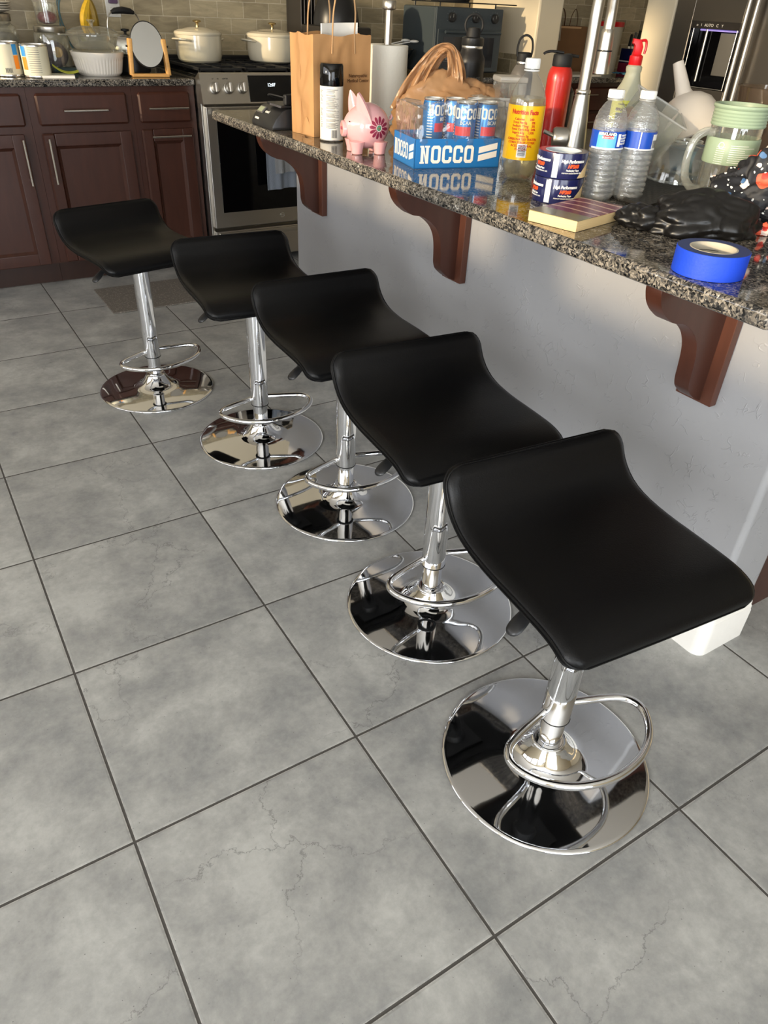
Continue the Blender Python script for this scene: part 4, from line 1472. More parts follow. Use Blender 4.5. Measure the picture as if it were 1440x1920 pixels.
ld = obj('lid', MB().lathe([(0.118, 0.061), (0.115, 0.068), (0.09, 0.082), (0.05, 0.091), (0, 0.093)], 56), 'clear_glass', gd)
obj('knob', MB().lathe([(0.008, 0.092), (0.010, 0.104), (0.019, 0.112), (0.018, 0.117), (0, 0.115)], 24), 'clear_glass', ld)
for s in (-1, 1):
    obj('handle', MB().box(s * 0.135 - 0.018, s * 0.135 + 0.018, -0.03, 0.03, 0.052, 0.060, 0.004), 'clear_glass', gd)

# bananas on a curved teal stand
bs_ = thing('banana_stand', 'teal wire banana stand curving up behind the casseroles', 'stand', arcx(0.95, 3.655))
for dx in (0.0, 0.012):
    obj('wire', MB().tube(catmull([(0.03 + dx, -0.02, 0.006), (-0.02 + dx, -0.02, 0.05), (-0.075 + dx, -0.01, 0.16), (-0.085 + dx, 0, 0.26), (-0.03 + dx, 0, 0.35), (0.05 + dx * 0.5, 0, 0.345), (0.065, 0, 0.315)], 8), 0.0048, 8), 'teal_wire', bs_)
obj('base', MB().lathe([(0, 0), (0.075, 0), (0.072, 0.008), (0, 0.008)], 32), 'matte_black', bs_)


def banana(label, x0, dx, mat, ph, n=9):
    b = thing('banana', label, 'banana', (1.015, 3.655, KT + 0.318), ph, 'bananas hanging on the stand')
    pts = catmull([(0, 0, 0), (0.004, -0.004, -0.025), (-0.012 + dx, -0.016, -0.065), (-0.022 + dx * 1.6, -0.020, -0.105), (-0.016 + dx * 2, -0.012, -0.148), (0.004 + dx * 2.1, 0.0, -0.168)], 5)
    rad = []
    m_ = len(pts)
    for i in range(m_):
        u = i / (m_ - 1)
        rad.append(0.0045 + 0.0145 * math.sin(min(1, max(0, (u - 0.08) / 0.9)) * PI) ** 0.55)
    obj('skin', MB().tube(pts, rad, 7), mat, b, auto=28)
    obj('tip', MB().sphere(pts[-1], 0.0045, u=8, v=6), 'brown_ink', b)


banana('spotted yellow banana hanging in front on the teal stand', 0, -0.010, 'banana_skin', 0.1)
banana('second yellow banana close beside the front one', 0, 0.004, 'banana_skin', -0.25)
banana('browner banana at the back of the hanging bunch', 0, 0.020, 'banana_dark', 0.5)

kt = thing('glass_kettle', 'clear kettle with a steel lid and a black arched grip', 'kettle', arcx(1.165, 3.60), 0.15)
obj('body', MB().lathe([(0, 0), (0.085, 0), (0.088, 0.01), (0.088, 0.125), (0.082, 0.135), (0.078, 0.135), (0.084, 0.122), (0.084, 0.012), (0, 0.004)], 48), 'clear_glass', kt)
obj('metal_band', MB().lathe([(0.0885, 0.09), (0.0885, 0.125), (0.083, 0.137), (0.080, 0.137)], 48), 'steel', kt)
ld = obj('lid', MB().lathe([(0.082, 0.138), (0.080, 0.143), (0.05, 0.152), (0, 0.155)], 40), 'steel', kt)
obj('knob', MB().lathe([(0.006, 0.154), (0.007, 0.164), (0.020, 0.168), (0.020, 0.176), (0, 0.178)], 24), 'matte_black', ld)
hp = catmull([(-0.086, 0, 0.125), (-0.088, 0, 0.19), (-0.07, 0, 0.236), (-0.03, 0, 0.250), (0.03, 0, 0.250), (0.07, 0, 0.236), (0.088, 0, 0.19), (0.086, 0, 0.125)], 6)
hb = obj('handle_bail', MB().tube(hp, 0.0035, 8), 'steel', kt)
obj('grip', MB().tube([(-0.058, 0, 0.244), (-0.04, 0, 0.250), (0, 0, 0.254), (0.04, 0, 0.250), (0.058, 0, 0.244)], [0.008, 0.013, 0.015, 0.013, 0.008], 14), 'matte_black', hb)
dp = thing('dark_pot', 'low black pot between the white casserole and the round mirror', 'pot', arcx(1.13, 3.40))
obj('body', MB().lathe([(0, 0), (0.07, 0), (0.08, 0.01), (0.082, 0.075), (0.078, 0.075), (0.075, 0.012), (0, 0.006)], 36), 'black_plastic', dp)

# round mirror on a bamboo stand
mr = thing('vanity_mirror', 'round tilting mirror on a bamboo frame stand', 'mirror', arcx(1.155, 3.222), -0.08)
fm = MB()
fm.box(-0.088, 0.088, -0.022, 0.022, 0.0, 0.014, 0.004)
obj('base_bar', fm, 'bamboo', mr)
for s in (-1, 1):
    obj('upright', MB().box(s * 0.088 - 0.010, s * 0.088 + 0.010, -0.018, 0.018, 0.0, 0.150, 0.005, rot=Matrix.Rotation(R_(-4 * s), 4, 'Y')), 'bamboo', mr)
MM = Matrix.Translation((0.0, 0.0, 0.130)) @ Matrix.Rotation(R_(-14), 4, 'X') @ Matrix.Rotation(PI / 2, 4, 'X') @ Matrix.Diagonal((0.93, 1.16, 1, 1))
rim = obj('mirror_rim', MB().lathe([(0.0, -0.004), (0.079, -0.004), (0.083, 0.0), (0.083, 0.005), (0.080, 0.008), (0.0785, 0.005), (0, 0.005)], 64, MM), 'matte_black', mr)
obj('mirror_glass', MB().lathe([(0, 0.0062), (0.079, 0.0062), (0.079, 0.0052), (0, 0.0052)], 64, MM), 'mirror', rim)
obj('pivot', MB().tube([(-0.098, 0, 0.124), (-0.079, 0, 0.124)], 0.004, 8).tube([(0.079, 0, 0.124), (0.098, 0, 0.124)], 0.004, 8), 'matte_black', mr)
# ------------------------------------------------------------------ things on the island
# label printer / postal scale
sc_ = thing('kitchen_scale', 'black digital scale with a small green display at the far end of the island', 'scale', (0.975, 1.436, CT + 0.0004), -0.02)
prof_ = [(0.0, 0.0), (0.0, 0.010), (0.012, 0.030), (0.034, 0.050), (0.05, 0.056), (0.145, 0.056), (0.145, 0.0)]
bd = obj('body', MB().prism([(a, b) for a, b in prof_], 0.0, 0.165, 'y', 0.004), 'black_plastic', sc_)
FM = Matrix.Translation((0.012, 0.0, 0.030)) @ Matrix.Rotation(-math.atan2(0.020, 0.022) + PI, 4, 'Y')
sl = math.atan2(0.020, 0.022)
SM = Matrix.Translation((0.0225, 0, 0.0405)) @ Matrix.Rotation(-sl, 4, 'Y')   # local x up the slope, y along, z outwards
obj('display_frame', MB().box(-0.011, 0.012, 0.110, 0.150, -0.001, 0.0035, 0.001, SM), 'grey_metal', bd)
obj('display', MB().box(-0.008, 0.009, 0.114, 0.146, 0.0033, 0.0042, 0, SM), 'lcd', bd, smooth=False)
obj('small_label', MB().box(0.0, 0.006, 0.118, 0.146, -0.0008, 0.0002, 0, Matrix.Translation((0.0035, 0, 0.0165)) @ Matrix.Rotation(-math.atan2(0.020, 0.012), 4, 'Y')), 'label_white', bd, smooth=False)
flat_text('maker_mark', 'ozeri', 0.014, 'label_white', bd, SM @ Matrix.Translation((-0.005, 0.098, 0.0006)) @ Matrix.Rotation(-PI / 2, 4, 'Z'), bold=0.0003)
obj('platform', MB().box(0.030, 0.150, 0.0, 0.110, 0.058, 0.066, 0.003), 'black_plastic', sc_)
obj('platform_trim', MB().box(0.0295, 0.0320, 0.004, 0.085, 0.059, 0.0645, 0.0), 'aluminium', sc_, smooth=False)
gd2 = thing('glasses_case', 'dark folded glasses lying on the platform of the black scale', 'glasses', (1.06, 1.45, CT + 0.0668), 0.3)
obj('front', MB().box(-0.045, 0.045, -0.008, 0.008, 0.0, 0.028, 0.004), 'matte_black', gd2)
obj('temple', MB().tube(catmull([(-0.045, 0.0, 0.020), (-0.05, 0.05, 0.024), (-0.02, 0.10, 0.016), (0.02, 0.11, 0.004)], 5), 0.0022, 8), 'matte_black', gd2)

# paper shopping bag
pg = thing('paper_shopping_bag', 'brown paper shopping bag with twisted handles behind the spray can', 'bag', (1.041, 1.292, CT + 0.0004), 0.115)
bw, bd_, bh = 0.200, 0.117, 0.252


def wall(p0, p1, seed, amp=0.006):
    a, b = Vector(p0), Vector(p1)
    nrm = Vector((b.y - a.y, -(b.x - a.x), 0)).normalized()

    def f(u, v):
        p = a.lerp(b, u)
        k = math.sin(u * PI)
        d = amp * k * (noise.noise(Vector((u * 3.1 + seed, v * 3.3, seed))) + 0.5 * noise.noise(Vector((u * 9 + seed, v * 6, seed))))
        return Vector((p.x + nrm.x * d, p.y + nrm.y * d, v * bh + 0.004 * math.sin(u * 9 + seed) * v * k))
    return f


m = MB()
c = [(0, 0, 0), (bw, 0, 0), (bw, bd_, 0), (0, bd_, 0)]
m.grid(wall(c[0], c[1], 1.0, 0.010), 26, 22, thick=0.0007)
m.grid(wall(c[1], c[2], 2.0), 12, 22, thick=0.0007)
m.grid(wall(c[2], c[3], 3.0), 24, 22, thick=0.0007)
m.grid(wall(c[3], c[0], 4.0, 0.012), 14, 22, thick=0.0007)
m.box(0, bw, 0, bd_, 0, 0.001)
obj('body', m, 'kraft', pg, auto=60)
obj('gusset_fold', MB().tube([(-0.0008, bd_ * 0.55, 0.01), (-0.0045, bd_ * 0.52, 0.13), (-0.001, bd_ * 0.55, bh - 0.004)], 0.0012, 6).grid(lambda u, v: Vector((-0.002 - 0.010 * math.sin(u * PI) * (1 - v), 0.012 + 0.05 * u, 0.004 + 0.045 * v * math.sin(u * PI))), 10, 8, thick=0.0008), 'kraft', pg)
for y, x0, x1 in ((-0.001, 0.062, 0.142), (bd_ - 0.004, 0.055, 0.135)):
    obj('handle', MB().tube(catmull([(x0, y, bh - 0.045), (x0 + 0.002, y, bh), (x0 + 0.004, y - 0.004, bh + 0.06), (x0 + 0.022, y - 0.006, bh + 0.115), (x1 - 0.022, y - 0.006, bh + 0.115), (x1 - 0.004, y - 0.004, bh + 0.06), (x1 - 0.002, y, bh), (x1, y, bh - 0.045)], 7), 0.0022, 8), 'twine', pg)
flat_text('printed_name', 'Naturopathic\nMedical Center', 0.0125, 'brown_ink', pg, upright(0.150, -0.0085, 0.150, 0), align='CENTER', line=1.0)
wb_ = thing('folded_paper', 'white folded paper standing inside the paper shopping bag', 'paper', (1.085, 1.335, CT + 0.0018), 0.115)
obj('sheet', MB().grid(lambda u, v: Vector((0.002 + 0.128 * u, 0.012 * math.sin(u * 3.0), 0.275 * v + 0.004 * u)), 14, 10, thick=0.004), 'paper_white', wb_)

# spray can
sp_ = thing('spray_can', 'white spray can with a glossy black cap in front of the paper bag', 'spray can', (1.066, 1.232, CT + 0.0004))
obj('can', MB().lathe([(0, 0.002), (0.028, 0.0), (0.0325, 0.002), (0.0335, 0.004), (0.0325, 0.006), (0.0325, 0.135), (0.031, 0.140), (0, 0.141)], 48), 'label_white', sp_)
obj('rim', MB().lathe([(0.0336, 0.0015), (0.0345, 0.003), (0.0336, 0.005)], 48), 'aluminium', sp_)
cpp = obj('cap', MB().lathe([(0.0325, 0.1365), (0.0335, 0.140), (0.0325, 0.185), (0.030, 0.190), (0.027, 0.1905), (0, 0.1905)], 48), 'gloss_black', sp_)
m = MB()
rn = random.Random(5)
for i in range(40):
    z = 0.128 - i * 0.0024
    if rn.random() < 0.86:
        a0 = R_(-150) + rn.random() * 0.04
        m.lathe([(0.0329, z), (0.0329, z + 0.0011)], 12, a0=a0, a1=a0 + 0.75 + 0.45 * rn.random())
    if rn.random() < 0.7:
        m.lathe([(0.0329, z), (0.0329, z + 0.0011)], 4, a0=R_(-182), a1=R_(-182) + 0.22 * rn.random() + 0.1)
obj('small_print', m, 'grey_ink', sp_)
m = MB()
for i in range(10):
    a0 = R_(-118) + i * 0.05
    m.lathe([(0.0330, 0.010), (0.0330, 0.030)], 1, a0=a0, a1=a0 + (0.018 if i % 3 else 0.03))
obj('barcode', m, 'ink', sp_)

# piggy bank
pig = thing('piggy_bank', 'pink ceramic piggy bank with a painted maroon flower on its side', 'piggy bank', (1.060, 1.030, CT + 0.0004), R_(164))


def pigf(p):
    k = 1.0
    if p.x > 0.3:
        k = 1 - 0.16 * (p.x - 0.3) / 0.7
    return Vector((p.x, p.y * k, p.z * k - (0.04 if p.x > 0.3 else 0) * (p.x - 0.3)))


m = MB().sphere((0, 0, 0.0640), 0.062, 0.051, 0.0545, 48, 32, fn=pigf)
pbod = obj('body', m, 'pink_ceramic', pig, auto=80)
obj('snout', MB().lathe([(0.0, 0.0), (0.0175, 0.0), (0.0195, 0.002), (0.0195, 0.008), (0.0185, 0.011), (0.017, 0.012), (0, 0.011)], 36, Matrix.Translation((0.0545, 0, 0.057)) @ Matrix.Rotation(PI / 2, 4, 'Y') @ Matrix.Rotation(R_(0), 4, 'X')), 'pink_ceramic', pig)
obj('nostril', MB().sphere((0.0662, 0.006, 0.058), 0.0012, 0.0022, 0.004, 10, 8), 'maroon', pig)
obj('nostril', MB().sphere((0.0662, -0.006, 0.058), 0.0012, 0.0022, 0.004, 10, 8), 'maroon', pig)
for s in (-1, 1):
    def earf(u, v, s=s):
        q = (u - 0.5) * 2
        w = 0.023 * (1 - v ** 1.6) ** 0.75
        side = Vector((0.62, -0.78, 0)) if s > 0 else Vector((0.93, -0.37, 0))
        cup = 0.010 * q * q * (1 - v)
        base_ = Vector((0.022, s * 0.029, 0.092 - 0.018 * abs(q) * (1 - v)))
        tip = Vector((0.012 * v - cup, s * (0.010 * v + cup * 0.4), 0.050 * v))
        return base_ + tip + side * (q * w)
    obj('ear', MB().grid(earf, 16, 16, thick=0.007), 'pink_ceramic', pig, auto=80)
    obj('eye', MB().sphere((0.0515, s * 0.0255, 0.076), 0.0016, u=10, v=8), 'ink', pig)
for x, y in ((0.030, 0.026), (0.030, -0.026), (-0.032, 0.026), (-0.032, -0.026)):
    obj('leg', MB().lathe([(0, 0.0), (0.0130, 0.0), (0.0150, 0.002), (0.0155, 0.010), (0.0180, 0.020), (0.0215, 0.030), (0, 0.034)], 28, Matrix.Translation((x, y, 0))), 'pink_ceramic', pig)
obj('tail', MB().tube(catmull([(-0.060, 0, 0.075), (-0.067, 0.004, 0.082), (-0.070, -0.003, 0.088), (-0.066, -0.006, 0.082)], 5), 0.0025, 8), 'pink_ceramic', pig)


def on_pig(a, b, lift):
    """a forward, b up from the flower centre (metres) on the camera-side flank"""
    cx, cz = -0.022, 0.0
    X = cx + a
    Z = cz + b
    q = max(0.02, 1 - (X / 0.062) ** 2 - (Z / 0.0545) ** 2)
    y = 0.051 * math.sqrt(q)
    n_ = Vector((X / 0.062 ** 2, y / 0.051 ** 2, Z / 0.0545 ** 2)).normalized()
    return Vector((X, y, 0.0640 + Z)) + n_ * lift


fl = MB()
for k in range(12):
    an = 2 * PI * k / 12 + 0.13
    t = bmesh.new()
    rings = []
    cen = 0.0180
    for q in range(0, 5):
        rr = q / 4
        ring = []
        for w in range(18):
            th = 2 * PI * w / 18
            lx = cen + 0.0085 * rr * math.cos(th)
            ly = 0.0037 * rr * math.sin(th) * (1 + 0.25 * math.cos(th))
            ring.append(t.verts.new(on_pig(lx * math.cos(an) - ly * math.sin(an), lx * math.sin(an) + ly * math.cos(an), 0.0007)) if q else None)
        rings.append(ring)
    c0 = t.verts.new(on_pig(cen * math.cos(an), cen * math.sin(an), 0.0007))
    for w in range(18):
        t.faces.new((c0, rings[1][w], rings[1][(w + 1) % 18]))
        for q in range(1, 4):
            t.faces.new((rings[q][w], rings[q + 1][w], rings[q + 1][(w + 1) % 18], rings[q][(w + 1) % 18]))
    fl.merge(t)


def disc_on_pig(r, lift, n=32, r0=0.0):
    return MB().grid(lambda u, v: on_pig((r0 + (r - r0) * v) * math.cos(u * 2 * PI), (r0 + (r - r0) * v) * math.sin(u * 2 * PI), lift), n, 4)


obj('flower_petals', fl, 'maroon', pbod)
obj('flower_ring', disc_on_pig(0.0095, 0.0009), 'maroon', pbod)
obj('flower_centre', disc_on_pig(0.0066, 0.0012), 'green_paint', pbod)
dd = MB()
for k in range(24):
    a = 2 * PI * k / 24
    dd.sphere(on_pig(0.0074 * math.cos(a), 0.0074 * math.sin(a), 0.0012), 0.0008, u=6, v=5)
obj('flower_dots', dd, 'white_paint', pbod)
obj('flower_eye', disc_on_pig(0.0013, 0.0016, 12), 'red_plastic', pbod)

# slab lettering of the drink carton: N O C C O from thick strokes
def block_word(word, h, w, st, gap):
    t = bmesh.new()

    def poly(pts, x0):
        vs = [t.verts.new((x0 + a, b, 0)) for a, b in pts]
        t.faces.new(vs)
    x = 0.0
    c = st * 0.75
    for ch in word:
        if ch == 'N':
            poly([(0, 0), (st * 1.7, 0), (st * 1.7, st * 0.55), (0, st * 0.55)], x)
            poly([(st * 0.35, st * 0.55), (st * 1.35, st * 0.55), (st * 1.35, h), (st * 0.35, h)], x)
            poly([(0, h - st * 0.55), (st * 0.35, h - st * 0.55), (st * 0.35, h), (0, h)], x)
            poly([(st * 1.35, h), (st * 1.35, h * 0.62), (w - st * 1.35, 0), (w - st * 1.35, h * 0.38)], x)
            poly([(w - st * 1.35, 0), (w - st * 0.35, 0), (w - st * 0.35, h - st * 0.55), (w - st * 1.35, h - st * 0.55)], x)
            poly([(w - st * 1.8, h - st * 0.55), (w, h - st * 0.55), (w, h), (w - st * 1.8, h)], x)
        else:
            out = [(c, 0), (w - c, 0), (w, c), (w, h - c), (w - c, h), (c, h), (0, h - c), (0, c)]
            ci = c * 0.4
            inn = [(st + ci, st), (w - st - ci, st), (w - st, st + ci), (w - st, h - st - ci), (w - st - ci, h - st), (st + ci, h - st), (st, h - st - ci), (st, st + ci)]
            for i in range(8):
                j = (i + 1) % 8
                if ch == 'C' and i == 2:
                    g0, g1 = h * 0.36, h * 0.60
                    poly([out[2], (w, g0), (w - st, g0), inn[2]], x)
                    poly([(w, g1), out[3], inn[3], (w - st, g1)], x)
                    continue
                poly([out[i], out[j], inn[j], inn[i]], x)
        x += w + gap
    return t, x - gap


def block_text(name, parent, M, h, w, st, gap, mat='carton_white', wrap=None):
    bm, tot = block_word('NOCCO', h, w, st, gap)
    bmesh.ops.recalc_face_normals(bm, faces=bm.faces[:])
    if wrap:
        r, ang, z = wrap
        bmesh.ops.subdivide_edges(bm, edges=bm.edges[:], cuts=2, use_grid_fill=True)
        for v in bm.verts:
            a = ang + (v.co.x - tot / 2) / r
            v.co = Vector(((r + 0.0005) * math.cos(a), (r + 0.0005) * math.sin(a), z + v.co.y))
    else:
        bmesh.ops.transform(bm, matrix=M, verts=bm.verts[:])
    return obj(name, bm, mat, parent, smooth=False)


# drink carton with cans under torn wrap
ctn = thing('drink_carton', 'blue cardboard drink tray with white lettering in front on the island', 'carton', (1.056, 0.790, CT + 0.0004), -0.224)
TW, TD, TH = 0.232, 0.150, 0.066
m = MB()
m.box(0, TW, 0, 0.0025, 0, TH, 0.0006).box(0, TW, TD - 0.0025, TD, 0, TH, 0.0006).box(0, 0.0025, 0, TD, 0, TH, 0.0006).box(TW - 0.0025, TW, 0, TD, 0, TH, 0.0006).box(0, TW, 0, TD, 0, 0.002)
tr_ = obj('tray', m, 'carton_blue', ctn)
block_text('front_lettering', ctn, upright(0.014, -0.0006, 0.0115, 0), 0.040, 0.0255, 0.0072, 0.0042)
m = MB()
for z in (0.015, 0.033):
    m.prism([(0.172, z), (0.222, z + 0.010), (0.222, z + 0.024), (0.172, z + 0.014)], -0.001, -0.0002, 'y')
obj('front_stripes', m, 'carton_white', ctn, smooth=False)
LM = Matrix.Translation((-0.0005, 0.140, 0.0145)) @ Matrix.Rotation(-PI / 2, 4, 'Z') @ Matrix.Rotation(PI / 2, 4, 'X')
block_text('side_lettering', ctn, LM, 0.036, 0.0165, 0.0048, 0.003)
m = MB()
for z in (0.015, 0.033):
    m.prism([(0.035, z), (0.008, z + 0.008), (0.008, z + 0.022), (0.035, z + 0.014)], -0.001, -0.0002, 'x')
obj('side_stripes', m, 'carton_white', ctn, smooth=False)
wr_ = MB()


def wrapf(u, v):
    per = [(0.001, TD - 0.004), (0.001, 0.001), (TW - 0.001, 0.001), (TW - 0.001, TD - 0.004)]
    s = u * 3
    i = min(2, int(s))
    f_ = s - i
    x = per[i][0] + (per[i + 1][0] - per[i][0]) * f_
    y = per[i][1] + (per[i + 1][1] - per[i][1]) * f_
    z = 0.050 + 0.098 * min(1, v * 1.5)
    zz = z
    topk = max(0.0, (v - 0.667) / 0.333)
    cx, cy = TW / 2, TD / 2
    n1 = noise.noise(Vector((x * 38, y * 38, z * 22)))
    n2 = noise.noise(Vector((x * 90 + 5, y * 90, z * 60)))
    k = 1 - 0.35 * topk
    bul = 0.004 * n1 + 0.002 * n2
    left = max(0.0, 1 - x / 0.09)
    sag = -0.030 * left * max(0, v - 0.35) * (1 + n1)
    X = cx + (x - cx) * k + bul * (1 if x > cx else -1)
    Y = cy + (y - cy) * k + bul * (1 if y > cy else -1)
    return Vector((X, Y, zz + 0.004 * n2 + sag))


obj('shrink_film', wr_.grid(wrapf, 90, 40), 'shrink_wrap', ctn, auto=180)


def drink_can(label, lx, ly, spin):
    ca, sa = math.cos(-0.224), math.sin(-0.224)
    c = thing('drink_can', label, 'can', (1.056 + ca * lx - sa * ly, 0.790 + sa * lx + ca * ly, CT + 0.003), spin, 'blue drink cans in the carton')
    r = 0.0265
    obj('can_body', MB().lathe([(0, 0.0), (0.021, 0.0), (0.0255, 0.007), (r, 0.010), (r, 0.128), (0.0245, 0.136)], 40), 'can_blue', c)
    obj('can_top', MB().lathe([(0.0245, 0.136), (0.0255, 0.139), (0.0245, 0.1415), (0.0235, 0.1385), (0, 0.1385)], 40), 'aluminium', c)
    obj('red_band', MB().lathe([(r + 0.0003, 0.068), (r + 0.0003, 0.088)], 30, a0=R_(-172), a1=R_(-80)), 'can_red', c)
    block_text('lettering', c, None, 0.024, 0.0135, 0.0040, 0.0022, wrap=(r, R_(-126), 0.104))
    round_text('small_lettering', 'BCAA', 0.012, 'carton_white', c, r, R_(-110), 0.0925, align='CENTER', sx=0.9)
    m = MB()
    for i in range(14):
        m.lathe([(r + 0.0004, 0.030 + i * 0.0062), (r + 0.0004, 0.0318 + i * 0.0062)], 8, a0=R_(-215), a1=R_(-215) + 0.55)
    obj('print_lines', m, 'carton_white', c)


drink_can('blue drink can at the right front corner of the torn carton', 0.199, 0.032, 0.35)
drink_can('blue drink can second from the right in the front row of the carton', 0.143, 0.034, -0.25)
drink_can('blue drink can behind, at the right end of the carton', 0.199, 0.096, -0.5)
drink_can('blue drink can in the middle of the back row of the carton', 0.141, 0.098, 0.1)
drink_can('blue drink can farthest left in the back row, beside the empty corner', 0.084, 0.100, 1.0)

# paper towels on a steel holder
pt_ = thing('towel_holder', 'steel paper towel holder with a round knob top', 'holder', (1.385, 1.455, CT + 0.0004))
obj('rod', MB().lathe([(0.0115, 0.008), (0.0115, 0.318), (0.0, 0.318)], 28), 'steel', pt_)
obj('finial', MB().lathe([(0.011, 0.312), (0.020, 0.315), (0.021, 0.318), (0.021, 0.334), (0.019, 0.337), (0, 0.337)], 32), 'steel', pt_)
obj('base', MB().lathe([(0, 0), (0.075, 0), (0.075, 0.006), (0.07, 0.008), (0, 0.008)], 40), 'steel', pt_)
tr2 = thing('paper_towel_roll', 'roll of white paper towels on the steel holder', 'paper towels', (1.385, 1.455, CT + 0.0092))
obj('roll', MB().lathe([(0.020, 0.0), (0.063, 0.0), (0.0645, 0.002), (0.0645, 0.213), (0.063, 0.215), (0.020, 0.215)], 56), 'paper_towel', tr2)
obj('core', MB().lathe([(0.0135, 0.0), (0.020, 0.0), (0.020, 0.2145), (0.0135, 0.2145), (0.0135, 0.0)], 32), 'kraft_dark', tr2)

# plastic carrier bag
cb = thing('carrier_bag', 'crumpled tan plastic carrier bag with looped handles behind the drink cans', 'bag', (1.375, 1.105, CT + 0.0006), R_(-32))


def bagf(p):
    r1 = 1 + 0.22 * noise.noise(p * 1.7 + Vector((3, 1, 4))) + 0.14 * abs(noise.noise(p * 3.4)) + 0.08 * abs(noise.noise(p * 7.5)) + 0.03 * noise.noise(p * 16)
    q = p * r1
    if q.z < -0.55:
        q.z = -0.55 - (q.z + 0.55) * 0.05
    return q


m = MB().sphere((0.0, 0.0, 0.060), 0.150, 0.075, 0.108, 72, 48, fn=bagf)
obj('body', m, 'carrier_plastic', cb, auto=80)
m = MB().sphere((0.075, 0.01, 0.115), 0.075, 0.055, 0.045, 48, 32, fn=lambda p: bagf(p * 1.0))
obj('upper_fold', m, 'carrier_plastic', cb, auto=80)


def ribbon(path, w0, w1, seed):
    P = catmull(path, 8)
    n_ = len(P)

    def f(u, v):
        i = min(n_ - 1, int(round(u * (n_ - 1))))
        p = P[i]
        d = (P[min(i + 1, n_ - 1)] - P[max(i - 1, 0)]).normalized()
        s = d.cross(Vector((0, 1, 0))).normalized()
        w = w0 + (w1 - w0) * abs(2 * u - 1) ** 1.5
        pl_ = 0.0022 * math.sin(v * 11 + seed + 3 * u + 4 * noise.noise(Vector((u * 5, v * 3, seed)))) + 0.014 * noise.noise(Vector((u * 6, v * 4, seed + 3))) + 0.005 * noise.noise(Vector((u * 17, v * 13, seed)))
        return p + s * (v - 0.5) * w + Vector((0, pl_, 0))
    return f, n_ - 1


for path, w0, w1, sd in (([(-0.125, -0.02, 0.075), (-0.110, -0.03, 0.125), (-0.085, -0.03, 0.175), (-0.050, -0.03, 0.222), (-0.020, -0.03, 0.238), (0.000, -0.03, 0.225), (0.012, -0.03, 0.170), (0.000, -0.03, 0.110), (-0.03, -0.045, 0.055)], 0.022, 0.085, 0.3),
                         ([(-0.105, 0.03, 0.095), (-0.075, 0.01, 0.16), (-0.030, 0.0, 0.220), (0.010, 0.0, 0.225), (0.030, 0.0, 0.175), (0.022, 0.0, 0.10), (0.03, -0.01, 0.06)], 0.020, 0.080, 2.1)):
    f_, n_ = ribbon(path, w0, w1, sd)
    obj('handle', MB().grid(f_, n_, 24, thick=0.0008), 'carrier_plastic', cb, auto=80)

# tall faucet
fa = thing('island_faucet', 'tall brushed steel pull-down faucet leaving the top of the picture', 'faucet', (1.502, 0.705, CT + 0.0004), 0)
obj('body', MB().lathe([(0, 0.0), (0.0350, 0.0), (0.0350, 0.006), (0.0315, 0.010), (0.0290, 0.05), (0.0225, 0.12), (0.0180, 0.160), (0.0180, 0.164), (0, 0.164)], 40), 'steel', fa)
obj('collar_ring', MB().lathe([(0.0180, 0.1642), (0.0188, 0.166), (0.0188, 0.172), (0.0176, 0.174), (0.014, 0.174)], 36), 'nickel', fa)
obj('neck', MB().tube(catmull([(0, 0, 0.170), (0, 0, 0.25), (0.0, 0.0, 0.34), (0.014, 0.009, 0.400), (0.055, 0.036, 0.447), (0.102, 0.067, 0.447), (0.143, 0.094, 0.405), (0.156, 0.102, 0.345), (0.158, 0.104, 0.300)], 9), 0.0146, 20), 'steel', fa)
sh = obj('spray_head', MB().lathe([(0.0150, 0.1), (0.0172, 0.094), (0.0178, 0.090), (0.0185, 0.06), (0.0225, 0.0), (0.0200, -0.002), (0, -0.002)], 32, Matrix.Translation((0.1585, 0.104, 0.200))), 'steel', fa)
obj('seam_ring', MB().lathe([(0.0188, 0.054), (0.0195, 0.052), (0.0192, 0.050)], 32, Matrix.Translation((0.1585, 0.104, 0.200))), 'matte_black', sh)
obj('button', MB().sphere((0.1500, 0.0925, 0.272), 0.003, u=10, v=8), 'matte_black', sh)
kdir = Vector((-0.80, 0.60, 0.0))
KM = Matrix.Translation((0, 0, 0.062)) @ kdir.to_track_quat('Z', 'Y').to_matrix().to_4x4()
hv = obj('handle_hub', MB().lathe([(0.0, 0.018), (0.023, 0.018), (0.026, 0.022), (0.026, 0.052), (0.022, 0.058), (0, 0.060)], 28, KM), 'steel', fa)
obj('lever', MB().tube([Vector((0, 0, 0.062)) + kdir * 0.045, Vector((0, 0, 0.066)) + kdir * 0.075 + Vector((-0.01, 0, 0.01))], 0.005, 10), 'steel', hv)

# red bottle, flasks
rb = thing('red_bottle', 'red metal bottle with a black flip lid between the fizzy drink and faucet', 'bottle', (1.613, 0.912, CT + 0.0004), R_(150))
rb.scale = (1.03, 1.03, 1.05)
obj('body', MB().lathe([(0, 0), (0.031, 0.0), (0.033, 0.003), (0.0335, 0.01), (0.0335, 0.165), (0.0325, 0.180), (0.029, 0.192), (0.024, 0.198), (0.0225, 0.200), (0, 0.2)], 48), 'red_metal', rb)
cp_ = obj('cap', MB().lathe([(0.0245, 0.198), (0.0255, 0.201), (0.0255, 0.222), (0.023, 0.226), (0, 0.226)], 36), 'matte_black', rb)
obj('carry_arm', MB().tube(catmull([(0.0, 0, 0.229), (0.03, 0, 0.231), (0.047, 0, 0.228), (0.052, 0, 0.224)], 4), [0.007] * 13, 10, flat=(0.45, 1)), 'matte_black', cp_)
pm = thing('soap_pump', 'dark soap pump bottle just behind the red metal bottle', 'soap dispenser', (1.705, 0.985, CT + 0.0004))
